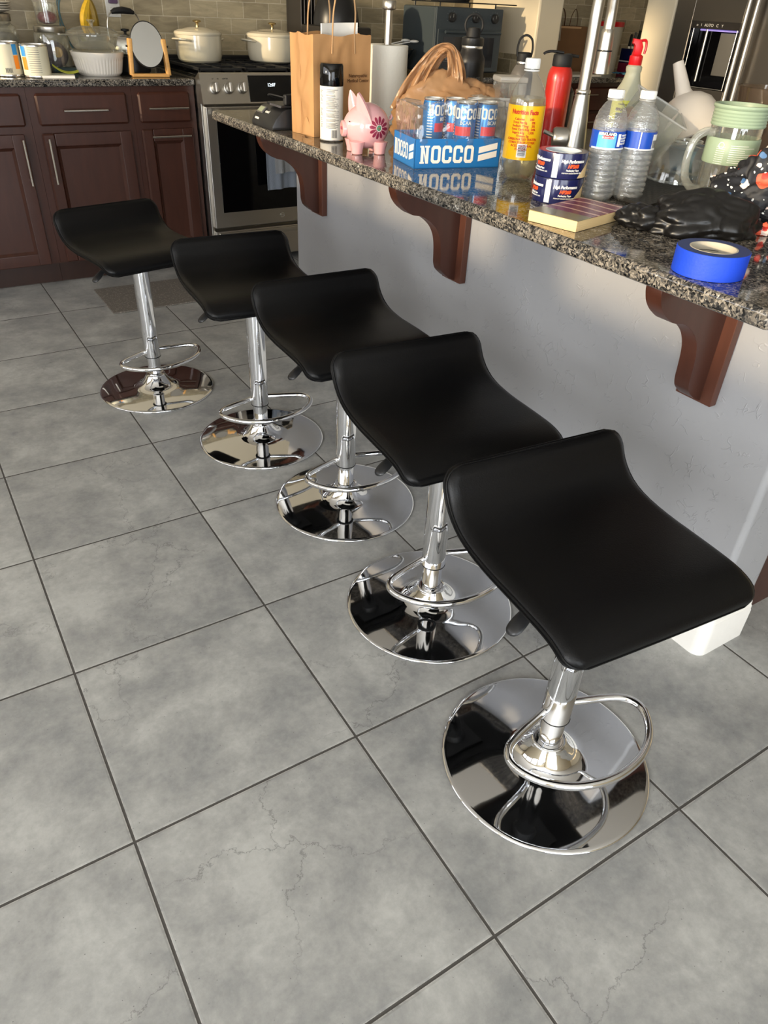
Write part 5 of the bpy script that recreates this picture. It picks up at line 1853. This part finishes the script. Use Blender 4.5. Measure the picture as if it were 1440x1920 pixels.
obj('bottle', MB().lathe([(0, 0), (0.03, 0), (0.032, 0.004), (0.032, 0.14), (0.012, 0.165), (0.012, 0.18), (0, 0.18)], 32), 'fridge_dark', pm)
obj('pump', MB().lathe([(0.013, 0.18), (0.013, 0.195), (0.005, 0.197), (0.005, 0.225), (0.010, 0.226), (0.010, 0.234), (0, 0.235)], 24).tube([(0, 0, 0.230), (0.026, -0.014, 0.228)], 0.004, 8), 'matte_black', pm)


def flask(name, label, x, y, r, h, mat, neck, topmat, extra):
    f = thing(name, label, 'flask', (x, y, CT + 0.0004), R_(-35))
    obj('body', MB().lathe([(0, 0), (r - 0.002, 0.0), (r, 0.003), (r, h * 0.80), (r * 0.97, h * 0.87), (r * 0.80, h * 0.94), (neck, h), (0, h)], 48), mat, f)
    obj('neck_ring', MB().lathe([(neck, h), (neck + 0.0005, h + 0.001), (neck + 0.0005, h + 0.008), (neck, h + 0.009)], 36), 'aluminium', f)
    cap_ = obj('cap', MB().lathe([(neck * 1.06, h + 0.009), (neck * 1.08, h + 0.011), (neck * 1.08, h + 0.030), (neck * 0.9, h + 0.034), (0, h + 0.034)], 36), topmat, f)
    return f, cap_, h + 0.034


bf, cap_, z0 = flask('black_flask', 'large matt black flask with a ring handle before the toaster oven', 1.80, 1.562, 0.049, 0.212, 'black_metal', 0.036, 'black_plastic', None)
obj('spout', MB().lathe([(0.024, z0 - 0.001), (0.024, z0 + 0.012), (0.020, z0 + 0.026), (0, z0 + 0.028)], 28), 'matte_black', cap_)
obj('carry_ring', MB().tube([(0.030 * math.cos(a), 0, z0 + 0.034 + 0.030 * math.sin(a)) for a in [k * 2 * PI / 32 for k in range(32)]], 0.004, 8, closed=True), 'matte_black', cap_)
round_text('printed_marks', 'KONA LAKE', 0.017, 'grey_ink', bf, 0.049, R_(-98), 0.118, align='CENTER', bold=0.0006)
round_text('printed_marks', '~ESTD 07~', 0.013, 'grey_ink', bf, 0.049, R_(-98), 0.102, align='CENTER', bold=0.0004)
gf, cap_, z0 = flask('grey_flask', 'grey metal flask with a black strap lid before the stub wall', 1.80, 1.285, 0.036, 0.185, 'grey_metal', 0.021, 'matte_black', None)
obj('strap', MB().tube(catmull([(-0.022, 0, z0 - 0.012), (-0.024, 0, z0 + 0.012), (-0.018, 0, z0 + 0.036), (0, 0, z0 + 0.046), (0.018, 0, z0 + 0.036), (0.024, 0, z0 + 0.012), (0.022, 0, z0 - 0.012)], 6), 0.0055, 10, flat=(0.6, 1.5)), 'matte_black', cap_)

# clear food boxes behind the yellow bottle
fb = thing('clear_food_box', 'clear square food box with a frosted lid behind the fizzy drink bottle', 'box', (1.500, 0.988, CT + 0.0004), -0.4)
fb.scale = (0.82, 0.82, 1.0)
m = MB()
for a, b, c_, d_2 in ((-0.045, 0.045, -0.045, -0.0435), (-0.045, 0.045, 0.0435, 0.045), (-0.045, -0.0435, -0.045, 0.045), (0.0435, 0.045, -0.045, 0.045)):
    m.box(a, b, c_, d_2, 0, 0.165)
m.box(-0.045, 0.045, -0.045, 0.045, 0, 0.002)
obj('box', m, 'clear_plastic', fb, smooth=False)
obj('lid', MB().box(-0.049, 0.049, -0.049, 0.049, 0.165, 0.180, 0.005), 'frosted_plastic', fb)
fb2 = thing('clear_food_box', 'lower clear food box with a frosted lid beside the drink cans', 'box', (1.365, 0.850, CT + 0.0004), -0.5)
m = MB()
for a, b, c_, d_2 in ((-0.035, 0.035, -0.035, -0.0335), (-0.035, 0.035, 0.0335, 0.035), (-0.035, -0.0335, -0.035, 0.035), (0.0335, 0.035, -0.035, 0.035)):
    m.box(a, b, c_, d_2, 0, 0.125)
m.box(-0.035, 0.035, -0.035, 0.035, 0, 0.002)
obj('box', m, 'clear_plastic', fb2, smooth=False)
obj('lid', MB().box(-0.039, 0.039, -0.039, 0.039, 0.125, 0.139, 0.005), 'frosted_plastic', fb2)

# fizzy drink bottle, yellow label
ck = thing('soda_bottle', 'large clear soda bottle with a wide yellow label and white cap', 'bottle', (1.236, 0.610, CT + 0.0004), 0)
R1 = 0.0415


def petal(a, r, z):
    if z < 0.035:
        return r * (1 - 0.16 * (1 - z / 0.035) * (0.5 + 0.5 * math.cos(a * 5)))
    return r


bp_ = [(0.0, 0.010), (0.018, 0.003), (0.030, 0.0), (0.037, 0.010), (0.0405, 0.026), (R1, 0.040), (R1, 0.160), (0.0395, 0.172), (0.034, 0.188), (0.025, 0.204), (0.0165, 0.215), (0.0135, 0.220), (0.0135, 0.226)]
obj('bottle', MB().lathe(bp_, 80, fn=petal), 'clear_plastic', ck)
thin_clear('pale_soda', tint=rgb(250, 240, 205), gloss=1.0, haze=0.14, hazecol=rgb(244, 232, 190))
liq = [(0.0, 0.012), (0.017, 0.006), (0.028, 0.004), (0.035, 0.012), (0.0390, 0.027), (R1 - 0.0012, 0.040), (R1 - 0.0012, 0.160), (0.0380, 0.171), (0, 0.171)]
obj('drink', MB().lathe(liq, 80, fn=petal), 'pale_soda', ck)
lb = obj('label', MB().lathe([(R1 + 0.0006, 0.046), (R1 + 0.0006, 0.157)], 72), 'label_yellow', ck)
obj('cap', MB().lathe([(0.0155, 0.2265), (0.0165, 0.228), (0.0165, 0.243), (0.015, 0.246), (0, 0.246)], 60, fn=lambda a, r, z: r * (1 + 0.02 * math.cos(a * 30))), 'white_paint', ck)
obj('neck_ring', MB().lathe([(0.0140, 0.221), (0.0175, 0.222), (0.0175, 0.224), (0.0140, 0.225)], 36), 'white_paint', ck)
ca0 = R_(-128)
round_text('nutrition_heading', 'Nutrition Facts', 0.0125, 'red_ink', lb, R1 + 0.0006, ca0 - 0.10, 0.140, align='CENTER', bold=0.0005, sx=0.82)
round_text('nutrition_table', 'Calories      240\nTotal Fat 0g      0%\nSodium 75mg    3%\nTotal Carb 65g  24%\nSugars 65g    130%\nProtein 0g\nCARBONATED WATER,\nCORN SYRUP, CITRIC\nACID, NATURAL\nFLAVORS', 0.0068, 'red_ink', lb, R1 + 0.0006, ca0 - 0.10, 0.128, align='CENTER', bold=0.0001)
obj('barcode_panel', MB().lathe([(R1 + 0.0012, 0.052), (R1 + 0.0012, 0.080)], 12, a0=ca0 - 0.30, a1=ca0 + 0.22), 'white_paint', lb)
m = MB()
for i in range(11):
    m.lathe([(R1 + 0.0016, 0.055 + i * 0.0021), (R1 + 0.0016, 0.0558 + i * 0.0021 + (0.0005 if i % 3 else 0))], 8, a0=ca0 - 0.24, a1=ca0 + 0.16)
obj('barcode', m, 'ink', lb)

# two packing tape rolls
for k, (zz, lab, spin) in enumerate(((0.0, 'navy wrapped packing tape roll on the worktop, under a second roll', 0.0), (0.0493, 'navy wrapped packing tape roll, topmost of the stack of two', 0.16))):
    tp = thing('packing_tape_roll', lab, 'tape roll', (1.166, 0.400, CT + 0.0004 + zz), spin, 'stacked packing tape rolls')
    tp.scale = (0.94, 0.94, 1.0)
    r = 0.0545
    obj('tape', MB().lathe([(0.0395, 0.0), (r, 0.0), (r + 0.0003, 0.001), (r + 0.0003, 0.047), (r, 0.048), (0.0395, 0.048)], 72), 'navy', tp)
    obj('core', MB().lathe([(0.0375, 0.0), (0.0395, 0.0), (0.0395, 0.0484), (0.0375, 0.0484), (0.0375, 0.0)], 56), 'tape_core', tp)
    obj('silver_flash', MB().lathe([(r + 0.0008, 0.002), (r + 0.0008, 0.046)], 8, a0=R_(-163), a1=R_(-150)), 'tape_core', tp)
    ft = MB()
    t = bmesh.new()
    vs = []
    for i in range(9):
        a = R_(-100 + i * 5.5)
        rr = r + 0.0008
        z1_ = 0.002 + 0.036 * (i / 8) ** 0.8
        vs.append((t.verts.new((rr * math.cos(a), rr * math.sin(a), 0.002)), t.verts.new((rr * math.cos(a), rr * math.sin(a), z1_ + 0.0005))))
    for A, B in zip(vs, vs[1:]):
        t.faces.new((A[0], B[0], B[1], A[1]))
    ft.merge(t)
    obj('cream_wedge', ft, 'page_edge', tp)
    for a_ in (-115, -200, -255):
        round_text('brand_line', 'High Performance', 0.0085, 'white_paint', tp, r + 0.0004, R_(a_), 0.031, align='CENTER', shear=0.25, bold=0.0003, sx=0.9)
        round_text('type_line', 'HP260', 0.0095, 'orange_ink', tp, r + 0.0004, R_(a_), 0.0215, align='CENTER', shear=0.25, bold=0.0005)
        round_text('small_line', 'Packaging Tape', 0.0050, 'white_paint', tp, r + 0.0004, R_(a_), 0.0155, align='CENTER', bold=0.0001)
        round_text('small_line', 'PREMIUM GRADE SEALING TAPE', 0.0034, 'white_paint', tp, r + 0.0004, R_(a_), 0.0105, align='CENTER')


# water bottles
def water_bottle(label, x, y, spin, flip):
    w = thing('water_bottle', label, 'water bottle', (x, y, CT + 0.0004), spin, 'water bottles on the island')
    w.scale = (1.05, 1.05, 1.02)
    pr = [(0.0, 0.008), (0.012, 0.003), (0.024, 0.0), (0.030, 0.006)]
    z = 0.010
    while z < 0.095:
        pr += [(0.0325, z), (0.0325, z + 0.004), (0.0305, z + 0.0065), (0.0305, z + 0.008)]
        z += 0.0105
    pr += [(0.0322, 0.100), (0.0322, 0.134), (0.0325, 0.142), (0.0310, 0.152), (0.0260, 0.168), (0.0185, 0.180), (0.0130, 0.186), (0.0125, 0.191)]

    def pf(a, r, z):
        k = r
        if z < 0.02:
            k *= 1 - 0.12 * (1 - z / 0.02) * (0.5 + 0.5 * math.cos(a * 5))
        if 0.02 < z < 0.097:
            k *= 1 + 0.012 * math.sin(a * 3 + z * 130) + 0.006 * math.sin(a * 7 + z * 300)
        return k
    obj('bottle', MB().lathe(pr, 64, fn=pf), 'bottle_shell', w, auto=60)
    wp = [(0, 0.009), (0.011, 0.005), (0.022, 0.002)] + [(max(0.0, r - 0.0014), z) for r, z in pr[3:-6]] + [(0.0300, 0.1500), (0.0, 0.1500)]
    obj('water', MB().lathe(wp, 64, fn=pf), 'water', w, auto=60)
    lb = obj('label', MB().lathe([(0.0329, 0.101), (0.0329, 0.134)], 56), 'label_blue', w)
    a = R_(-150)
    if not flip:
        obj('sky_panel', MB().lathe([(0.0332, 0.101), (0.0332, 0.130)], 14, a0=a - 0.4, a1=a + 0.75), 'label_sky', lb)
        obj('white_edge', MB().lathe([(0.0334, 0.101), (0.0334, 0.104)], 40, a0=a - 0.8, a1=a + 2.4), 'white_paint', lb)
        obj('white_panel', MB().lathe([(0.0334, 0.107), (0.0334, 0.130)], 4, a0=a + 0.85, a1=a + 1.05), 'white_paint', lb)
        obj('red_block', MB().lathe([(0.0335, 0.1205), (0.0335, 0.1262)], 8, a0=a - 0.05, a1=a + 0.55), 'red_plastic', lb)
        obj('black_block', MB().lathe([(0.0335, 0.1263), (0.0335, 0.1325)], 8, a0=a - 0.2, a1=a + 0.6), 'ink', lb)
        round_text('lettering', 'KIRKLAND', 0.0072, 'white_paint', lb, 0.0336, a + 0.18, 0.1270, align='CENTER', bold=0.0002)
        round_text('small_lettering', 'SIGNATURE', 0.0045, 'white_paint', lb, 0.0336, a + 0.24, 0.1215, align='CENTER')
        round_text('small_print', 'PURIFIED\nWATER WITH\nMINERALS\nFOR TASTE', 0.0050, 'white_paint', lb, 0.0330, a + 1.45, 0.125, align='CENTER')
    else:
        obj('white_panel', MB().lathe([(0.0334, 0.103), (0.0334, 0.130)], 10, a0=a + 0.95, a1=a + 1.75), 'white_paint', lb)
        m = MB()
        for i in range(14):
            m.lathe([(0.0337, 0.105), (0.0337, 0.119)], 1, a0=a + 1.0 + i * 0.05, a1=a + 1.0 + i * 0.05 + (0.018 if i % 3 else 0.032))
        obj('barcode', m, 'ink', lb)
        obj('white_edge', MB().lathe([(0.0334, 0.101), (0.0334, 0.1035)], 40, a0=a - 0.8, a1=a + 2.4), 'white_paint', lb)
        obj('white_stripe', MB().lathe([(0.0334, 0.103), (0.0334, 0.134)], 2, a0=a + 0.1, a1=a + 0.16), 'white_paint', lb)
    obj('neck_ring', MB().lathe([(0.0130, 0.186), (0.0155, 0.187), (0.0155, 0.189), (0.0130, 0.190)], 32), 'frosted_plastic', w)
    obj('cap', MB().lathe([(0.0145, 0.1905), (0.0152, 0.192), (0.0152, 0.203), (0.0140, 0.205), (0, 0.205)], 48, fn=lambda a, r, z: r * (1 + 0.02 * math.cos(a * 24))), 'white_paint', w)


water_bottle('clear water bottle with white cap, the left one of the pair', 1.256, 0.369, 0.0, False)
water_bottle('clear water bottle with barcode label, the right one of the pair', 1.322, 0.343, 0.15, True)

# vinegar spray bottle
vb = thing('spray_bottle', 'pale yellow spray bottle with a red trigger top', 'spray bottle', (1.730, 0.758, CT + 0.0004), R_(-32))
vb.scale = (0.93, 0.93, 0.93)
obj('bottle', MB().lathe([(0, 0), (0.040, 0), (0.043, 0.004), (0.043, 0.158), (0.041, 0.170), (0.034, 0.184), (0.027, 0.196), (0.0235, 0.208), (0.0205, 0.222), (0.0225, 0.228), (0.0225, 0.236), (0.0150, 0.243), (0, 0.243)], 56,
                         fn=lambda a, r, z: r * (1 + (0.012 * math.sin(z * 900) if 0.19 < z < 0.225 else 0))), 'vinegar_plastic', vb)
lb = obj('label', MB().lathe([(0.0434, 0.03), (0.0434, 0.154)], 56), 'label_lime', vb)
sa_ = R_(-100)
obj('dark_badge', MB().lathe([(0.0440, 0.078), (0.0440, 0.122)], 20, a0=sa_ - 0.75, a1=sa_ + 0.75), 'label_black', lb)
round_text('lettering', 'AURA', 0.024, 'white_paint', lb, 0.0442, sa_, 0.096, align='CENTER', bold=0.0008, sx=0.85)
round_text('label_text', 'SPRAY FOR', 0.0105, 'brown_ink', lb, 0.0436, sa_ - 0.2, 0.127, align='CENTER', bold=0.0005)
round_text('label_text', 'Cleaning Vinegar', 0.0075, 'brown_ink', lb, 0.0436, sa_ - 0.1, 0.142, align='CENTER')
tg = obj('trigger_head', MB().lathe([(0.0175, 0.240), (0.0185, 0.242), (0.0185, 0.262), (0.013, 0.266), (0, 0.266)], 30).prism([(-0.014, 0.262), (0.010, 0.262), (0.012, 0.285), (0.004, 0.302), (-0.018, 0.304), (-0.019, 0.292), (-0.008, 0.288)], -0.008, 0.008, 'y', 0.002), 'red_plastic', vb)
obj('trigger', MB().tube(catmull([(0.004, 0, 0.299), (0.018, 0, 0.300), (0.022, 0, 0.285), (0.020, 0, 0.268)], 5), 0.0035, 8), 'red_plastic', tg)

# paperback book
bk = thing('paperback_book', 'paperback book with a magenta and olive cover near the worktop edge', 'book', (1.083, 0.247, CT + 0.0004), 0.235)
obj('pages', MB().box(-0.093, 0.093, -0.054, 0.054, 0.0, 0.0195, 0.001), 'page_edge', bk)
obj('cover', MB().grid(lambda u, v: Vector((-0.094 + 0.188 * u, -0.055 + 0.110 * v, 0.0202 + 0.003 * max(0, 0.3 - u) * v)), 20, 6, thick=0.0008), 'book_cover', bk)

# blue masking tape
bt = thing('masking_tape_roll', 'roll of bright blue masking tape near the worktop edge', 'tape roll', (1.034, -0.098, CT + 0.0004))
bt.scale = (0.86, 0.86, 0.80)
obj('tape', MB().lathe([(0.043, 0.0), (0.0645, 0.0), (0.0652, 0.0008), (0.0652, 0.0472), (0.0645, 0.048)], 96), 'blue_tape', bt)
obj('side_face', MB().lathe([(0.0430, 0.0481), (0.0645, 0.0481), (0.0430, 0.0480)], 80), 'blue_tape_side', bt)
obj('core', MB().lathe([(0.0400, 0.0), (0.0430, 0.0), (0.0430, 0.0485), (0.0400, 0.0485), (0.0400, 0.0)], 72), 'kraft_core', bt)
m = MB()
for i in range(5):
    m.lathe([(0.0397, 0.012 + i * 0.005), (0.0397, 0.0135 + i * 0.005)], 10, a0=R_(20), a1=R_(60 + 6 * i))
obj('core_print', m, 'grey_ink', bt)

# black mat, upturned glass bowl, glasses
tag(obj('drying_mat', MB().grid(lambda u, v: Vector((1.270 + 0.36 * u * 0.92 + 0.06 * v, 0.245 + 0.12 * u + 0.19 * v - 0.02 * u, CT + 0.0012 + 0.009 + 0.002 * math.sin(u * 70) * math.sin(v * 50))), 60, 30, thick=0.006), 'dark_mat'),
    'flat black drying mat under the upturned glass bowl', 'mat')
gb = thing('glass_bowl', 'clear glass bowl standing upside down on the black mat', 'bowl', (1.585, 0.418, CT + 0.0112))
obj('bowl', MB().lathe([(0.080, 0.0), (0.079, 0.006), (0.074, 0.035), (0.062, 0.062), (0.042, 0.078), (0.034, 0.081), (0.034, 0.086), (0.030, 0.086), (0.029, 0.080), (0, 0.080)], 64), 'clear_glass', gb)
obj('rim', MB().tube([(0.079 * math.cos(k * PI / 24), 0.079 * math.sin(k * PI / 24), 0.003) for k in range(48)], 0.0026, 8, closed=True).tube([(0.032 * math.cos(k * PI / 16), 0.032 * math.sin(k * PI / 16), 0.084) for k in range(32)], 0.0026, 8, closed=True), 'hazy_plastic', gb)
obj('inner_wall', MB().lathe([(0.0775, 0.0), (0.0765, 0.006), (0.071, 0.034), (0.059, 0.059), (0.040, 0.074), (0, 0.076)], 64), 'clear_glass', gb)
tg2 = thing('glass_tumbler', 'brownish glass tumbler lying behind the upturned glass bowl', 'glass', (1.700, 0.465, CT + 0.038), R_(-72))
obj('glass', MB().lathe([(0, 0.0), (0.030, 0.0), (0.037, 0.10), (0.035, 0.10), (0.028, 0.005), (0, 0.005)], 40, Matrix.Rotation(PI / 2, 4, 'Y')), 'tinted_plastic', tg2)
tu = thing('blue_tub', 'blue plastic tub under the white funnel', 'tub', (1.80, 0.545, CT + 0.0004), 0.2)
obj('tub', MB().lathe([(0, 0), (0.06, 0), (0.075, 0.05), (0.078, 0.052), (0.073, 0.052), (0.058, 0.004), (0, 0.004)], 40), 'blue_cloth', tu)

# clear tilted box and tray leaning by the funnel
b1 = thing('clear_tray', 'clear plastic box tilted on edge between spray bottle and white funnel', 'box', (1.590, 0.585, CT + 0.060), rot=(R_(18), R_(24), R_(-30)))
m = MB()
sx_, sy_, sz_ = 0.062, 0.045, 0.105
for a, b, c_, d_2 in ((-sx_, sx_, -sy_, -sy_ + 0.0015), (-sx_, sx_, sy_ - 0.0015, sy_), (-sx_, -sx_ + 0.0015, -sy_, sy_), (sx_ - 0.0015, sx_, -sy_, sy_)):
    m.box(a, b, c_, d_2, 0, sz_)
m.box(-sx_, sx_, -sy_, sy_, 0, 0.0015)
obj('box', m, 'hazy_plastic', b1, smooth=False)
rimp = [(-sx_ - 0.004, -sy_ - 0.004, sz_), (sx_ + 0.004, -sy_ - 0.004, sz_), (sx_ + 0.004, sy_ + 0.004, sz_), (-sx_ - 0.004, sy_ + 0.004, sz_)]
obj('rim', MB().tube(rimp, 0.003, 8, closed=True), 'frosted_plastic', b1)
b2 = thing('clear_bowl', 'large clear plastic bowl under the tilted box, beside the water bottles', 'bowl', (1.52, 0.56, CT + 0.0004))
obj('bowl', MB().lathe([(0, 0.0), (0.04, 0.0), (0.060, 0.05), (0.066, 0.095), (0.070, 0.096), (0.070, 0.098), (0.063, 0.095), (0.057, 0.05), (0.038, 0.003), (0, 0.003)], 48), 'clear_plastic', b2)

# white funnel, lying tilted on top of the tub
fu = thing('white_funnel', 'white plastic funnel lying with its spout pointing up', 'funnel', (1.755, 0.545, CT + 0.083), rot=(R_(-14), R_(-22), R_(-35)))
fp = [(0.092, -0.002), (0.094, 0.0), (0.090, 0.004), (0.084, 0.012), (0.076, 0.045), (0.062, 0.075), (0.040, 0.093), (0.022, 0.100), (0.0185, 0.108), (0.0130, 0.175), (0.0118, 0.176), (0.0170, 0.106), (0.021, 0.097), (0.039, 0.090), (0.060, 0.073), (0.073, 0.044), (0.081, 0.012)]
obj('cone', MB().lathe(fp, 56), 'soft_white_plastic', fu)
obj('hanging_tab', MB().box(0.088, 0.112, -0.012, 0.012, -0.001, 0.003, 0.001), 'soft_white_plastic', fu)

# green banded pitcher
pi_ = thing('glass_pitcher', 'clear pitcher with a pale green rim, band and handle', 'pitcher', (1.462, 0.216, CT + 0.0004), R_(155))
pi_.scale = (0.92, 0.92, 0.965)
obj('glass', MB().lathe([(0, 0.003), (0.050, 0.002), (0.055, 0.008), (0.055, 0.188), (0.0535, 0.188), (0.0535, 0.010), (0, 0.006)], 64), 'clear_glass', pi_)
rm = []
for i in range(5):
    z = 0.163 + i * 0.006
    rm += [(0.0570, z), (0.0584, z + 0.003)]
obj('rim_ring', MB().lathe(rm + [(0.0570, 0.194), (0.0600, 0.196), (0.0612, 0.199), (0.0600, 0.203), (0.054, 0.203), (0.052, 0.196), (0.052, 0.163), (0.057, 0.163)], 64), 'sage', pi_)
bn = obj('band', MB().lathe([(0.0562, 0.092), (0.0575, 0.094), (0.0575, 0.140), (0.0562, 0.142)], 64), 'sage', pi_)
m = MB()
rn = random.Random(3)
for i in range(9):
    z = 0.098 + i * 0.0040
    m.lathe([(0.0579, z), (0.0579, z + 0.0008)], 14, a0=R_(58), a1=R_(58) + 0.55 + 0.5 * rn.random())
    m.lathe([(0.0579, z - 0.004), (0.0579, z - 0.0034)], 6, a0=R_(28), a1=R_(28) + 0.34)
obj('band_print', m, 'white_paint', bn)
obj('band_mark', MB().lathe([(0.0052, 0), (0.0066, 0), (0.0066, 0.0006), (0.0052, 0.0006), (0.0052, 0)], 20, Matrix.Rotation(R_(38), 4, 'Z') @ Matrix.Translation((0.0577, 0, 0.129)) @ Matrix.Rotation(PI / 2, 4, 'Y')), 'white_paint', bn)
hpth = catmull([(0.052, 0, 0.148), (0.072, 0, 0.150), (0.092, 0, 0.135), (0.100, 0, 0.100), (0.094, 0, 0.062), (0.074, 0, 0.040), (0.054, 0, 0.036)], 7)
obj('handle', MB().tube(hpth, 0.0085, 14), 'hazy_plastic', pi_)

# things at the right picture edge
bo = thing('tinted_bowl', 'brownish clear plastic bowl behind the green pitcher', 'bowl', (1.965, 0.47, CT + 0.0004))
obj('bowl', MB().lathe([(0, 0.0), (0.06, 0.0), (0.085, 0.08), (0.10, 0.195), (0.104, 0.197), (0.097, 0.195), (0.082, 0.08), (0.058, 0.003), (0, 0.003)], 56), 'tinted_plastic', bo)
wb2 = thing('wooden_board', 'pale bamboo slatted board lying behind the pitcher and printed cloth', 'board', (1.66, 0.10, CT + 0.0004), 0.25)
obj('board', MB().box(-0.10, 0.26, -0.13, 0.13, 0.0, 0.018, 0.004), 'board_wood', wb2)
tl = thing('clear_tumbler', 'tall clear plastic tumbler at the right picture edge', 'tumbler', (1.64, 0.195, CT + 0.0190))
obj('cup', MB().lathe([(0, 0.0), (0.032, 0.0), (0.040, 0.20), (0.0385, 0.20), (0.030, 0.004), (0, 0.004)], 48), 'clear_plastic', tl)


# black bin bag and printed cloth: crumpled heaps
def heap(f1, f2, amp, seed, flat=-0.35):
    def f(p):
        q = p.copy()
        r = 1 + amp * noise.noise(p * f1 + Vector((seed, seed, 0))) + amp * 0.55 * abs(noise.noise(p * f2 + Vector((0, seed, 2)))) * 1.6
        q = q * r
        if q.z < flat:
            q.z = flat
        return q
    return f


tb_ = thing('black_plastic_bag', 'crumpled glossy black plastic bag lying beside the blue tape', 'bag', (1.240, 0.080, CT + 0.0006), R_(-30))
obj('body', MB().sphere((0.0, 0.0, 0.0175), 0.098, 0.058, 0.050, 96, 64, fn=heap(1.5, 2.6, 0.24, 4.0)), 'bin_bag', tb_, auto=80)
obj('loose_end', MB().sphere((-0.085, 0.030, 0.0105), 0.060, 0.040, 0.030, 64, 40, fn=heap(1.4, 3.2, 0.34, 9.0)), 'bin_bag', tb_, auto=80)
obj('loose_end', MB().sphere((0.015, 0.062, 0.0105), 0.080, 0.030, 0.030, 64, 40, fn=heap(1.4, 3.2, 0.34, 2.0)), 'bin_bag', tb_, auto=80)
fc_ = thing('printed_cloth', 'black floral printed cloth heaped at the right edge behind the black bag', 'cloth', (1.412, 0.080, CT + 0.0006), R_(-25))
obj('heap', MB().sphere((0.0, 0.0, 0.036), 0.115, 0.062, 0.090, 96, 64, fn=heap(1.8, 3.8, 0.36, 7.5, -0.4)), 'floral_cloth', fc_, auto=80)
obj('trailing_end', MB().sphere((0.045, -0.075, 0.0160), 0.075, 0.040, 0.035, 64, 40, fn=heap(2.8, 6.0, 0.5, 1.3, -0.45)), 'floral_cloth', fc_, auto=80)
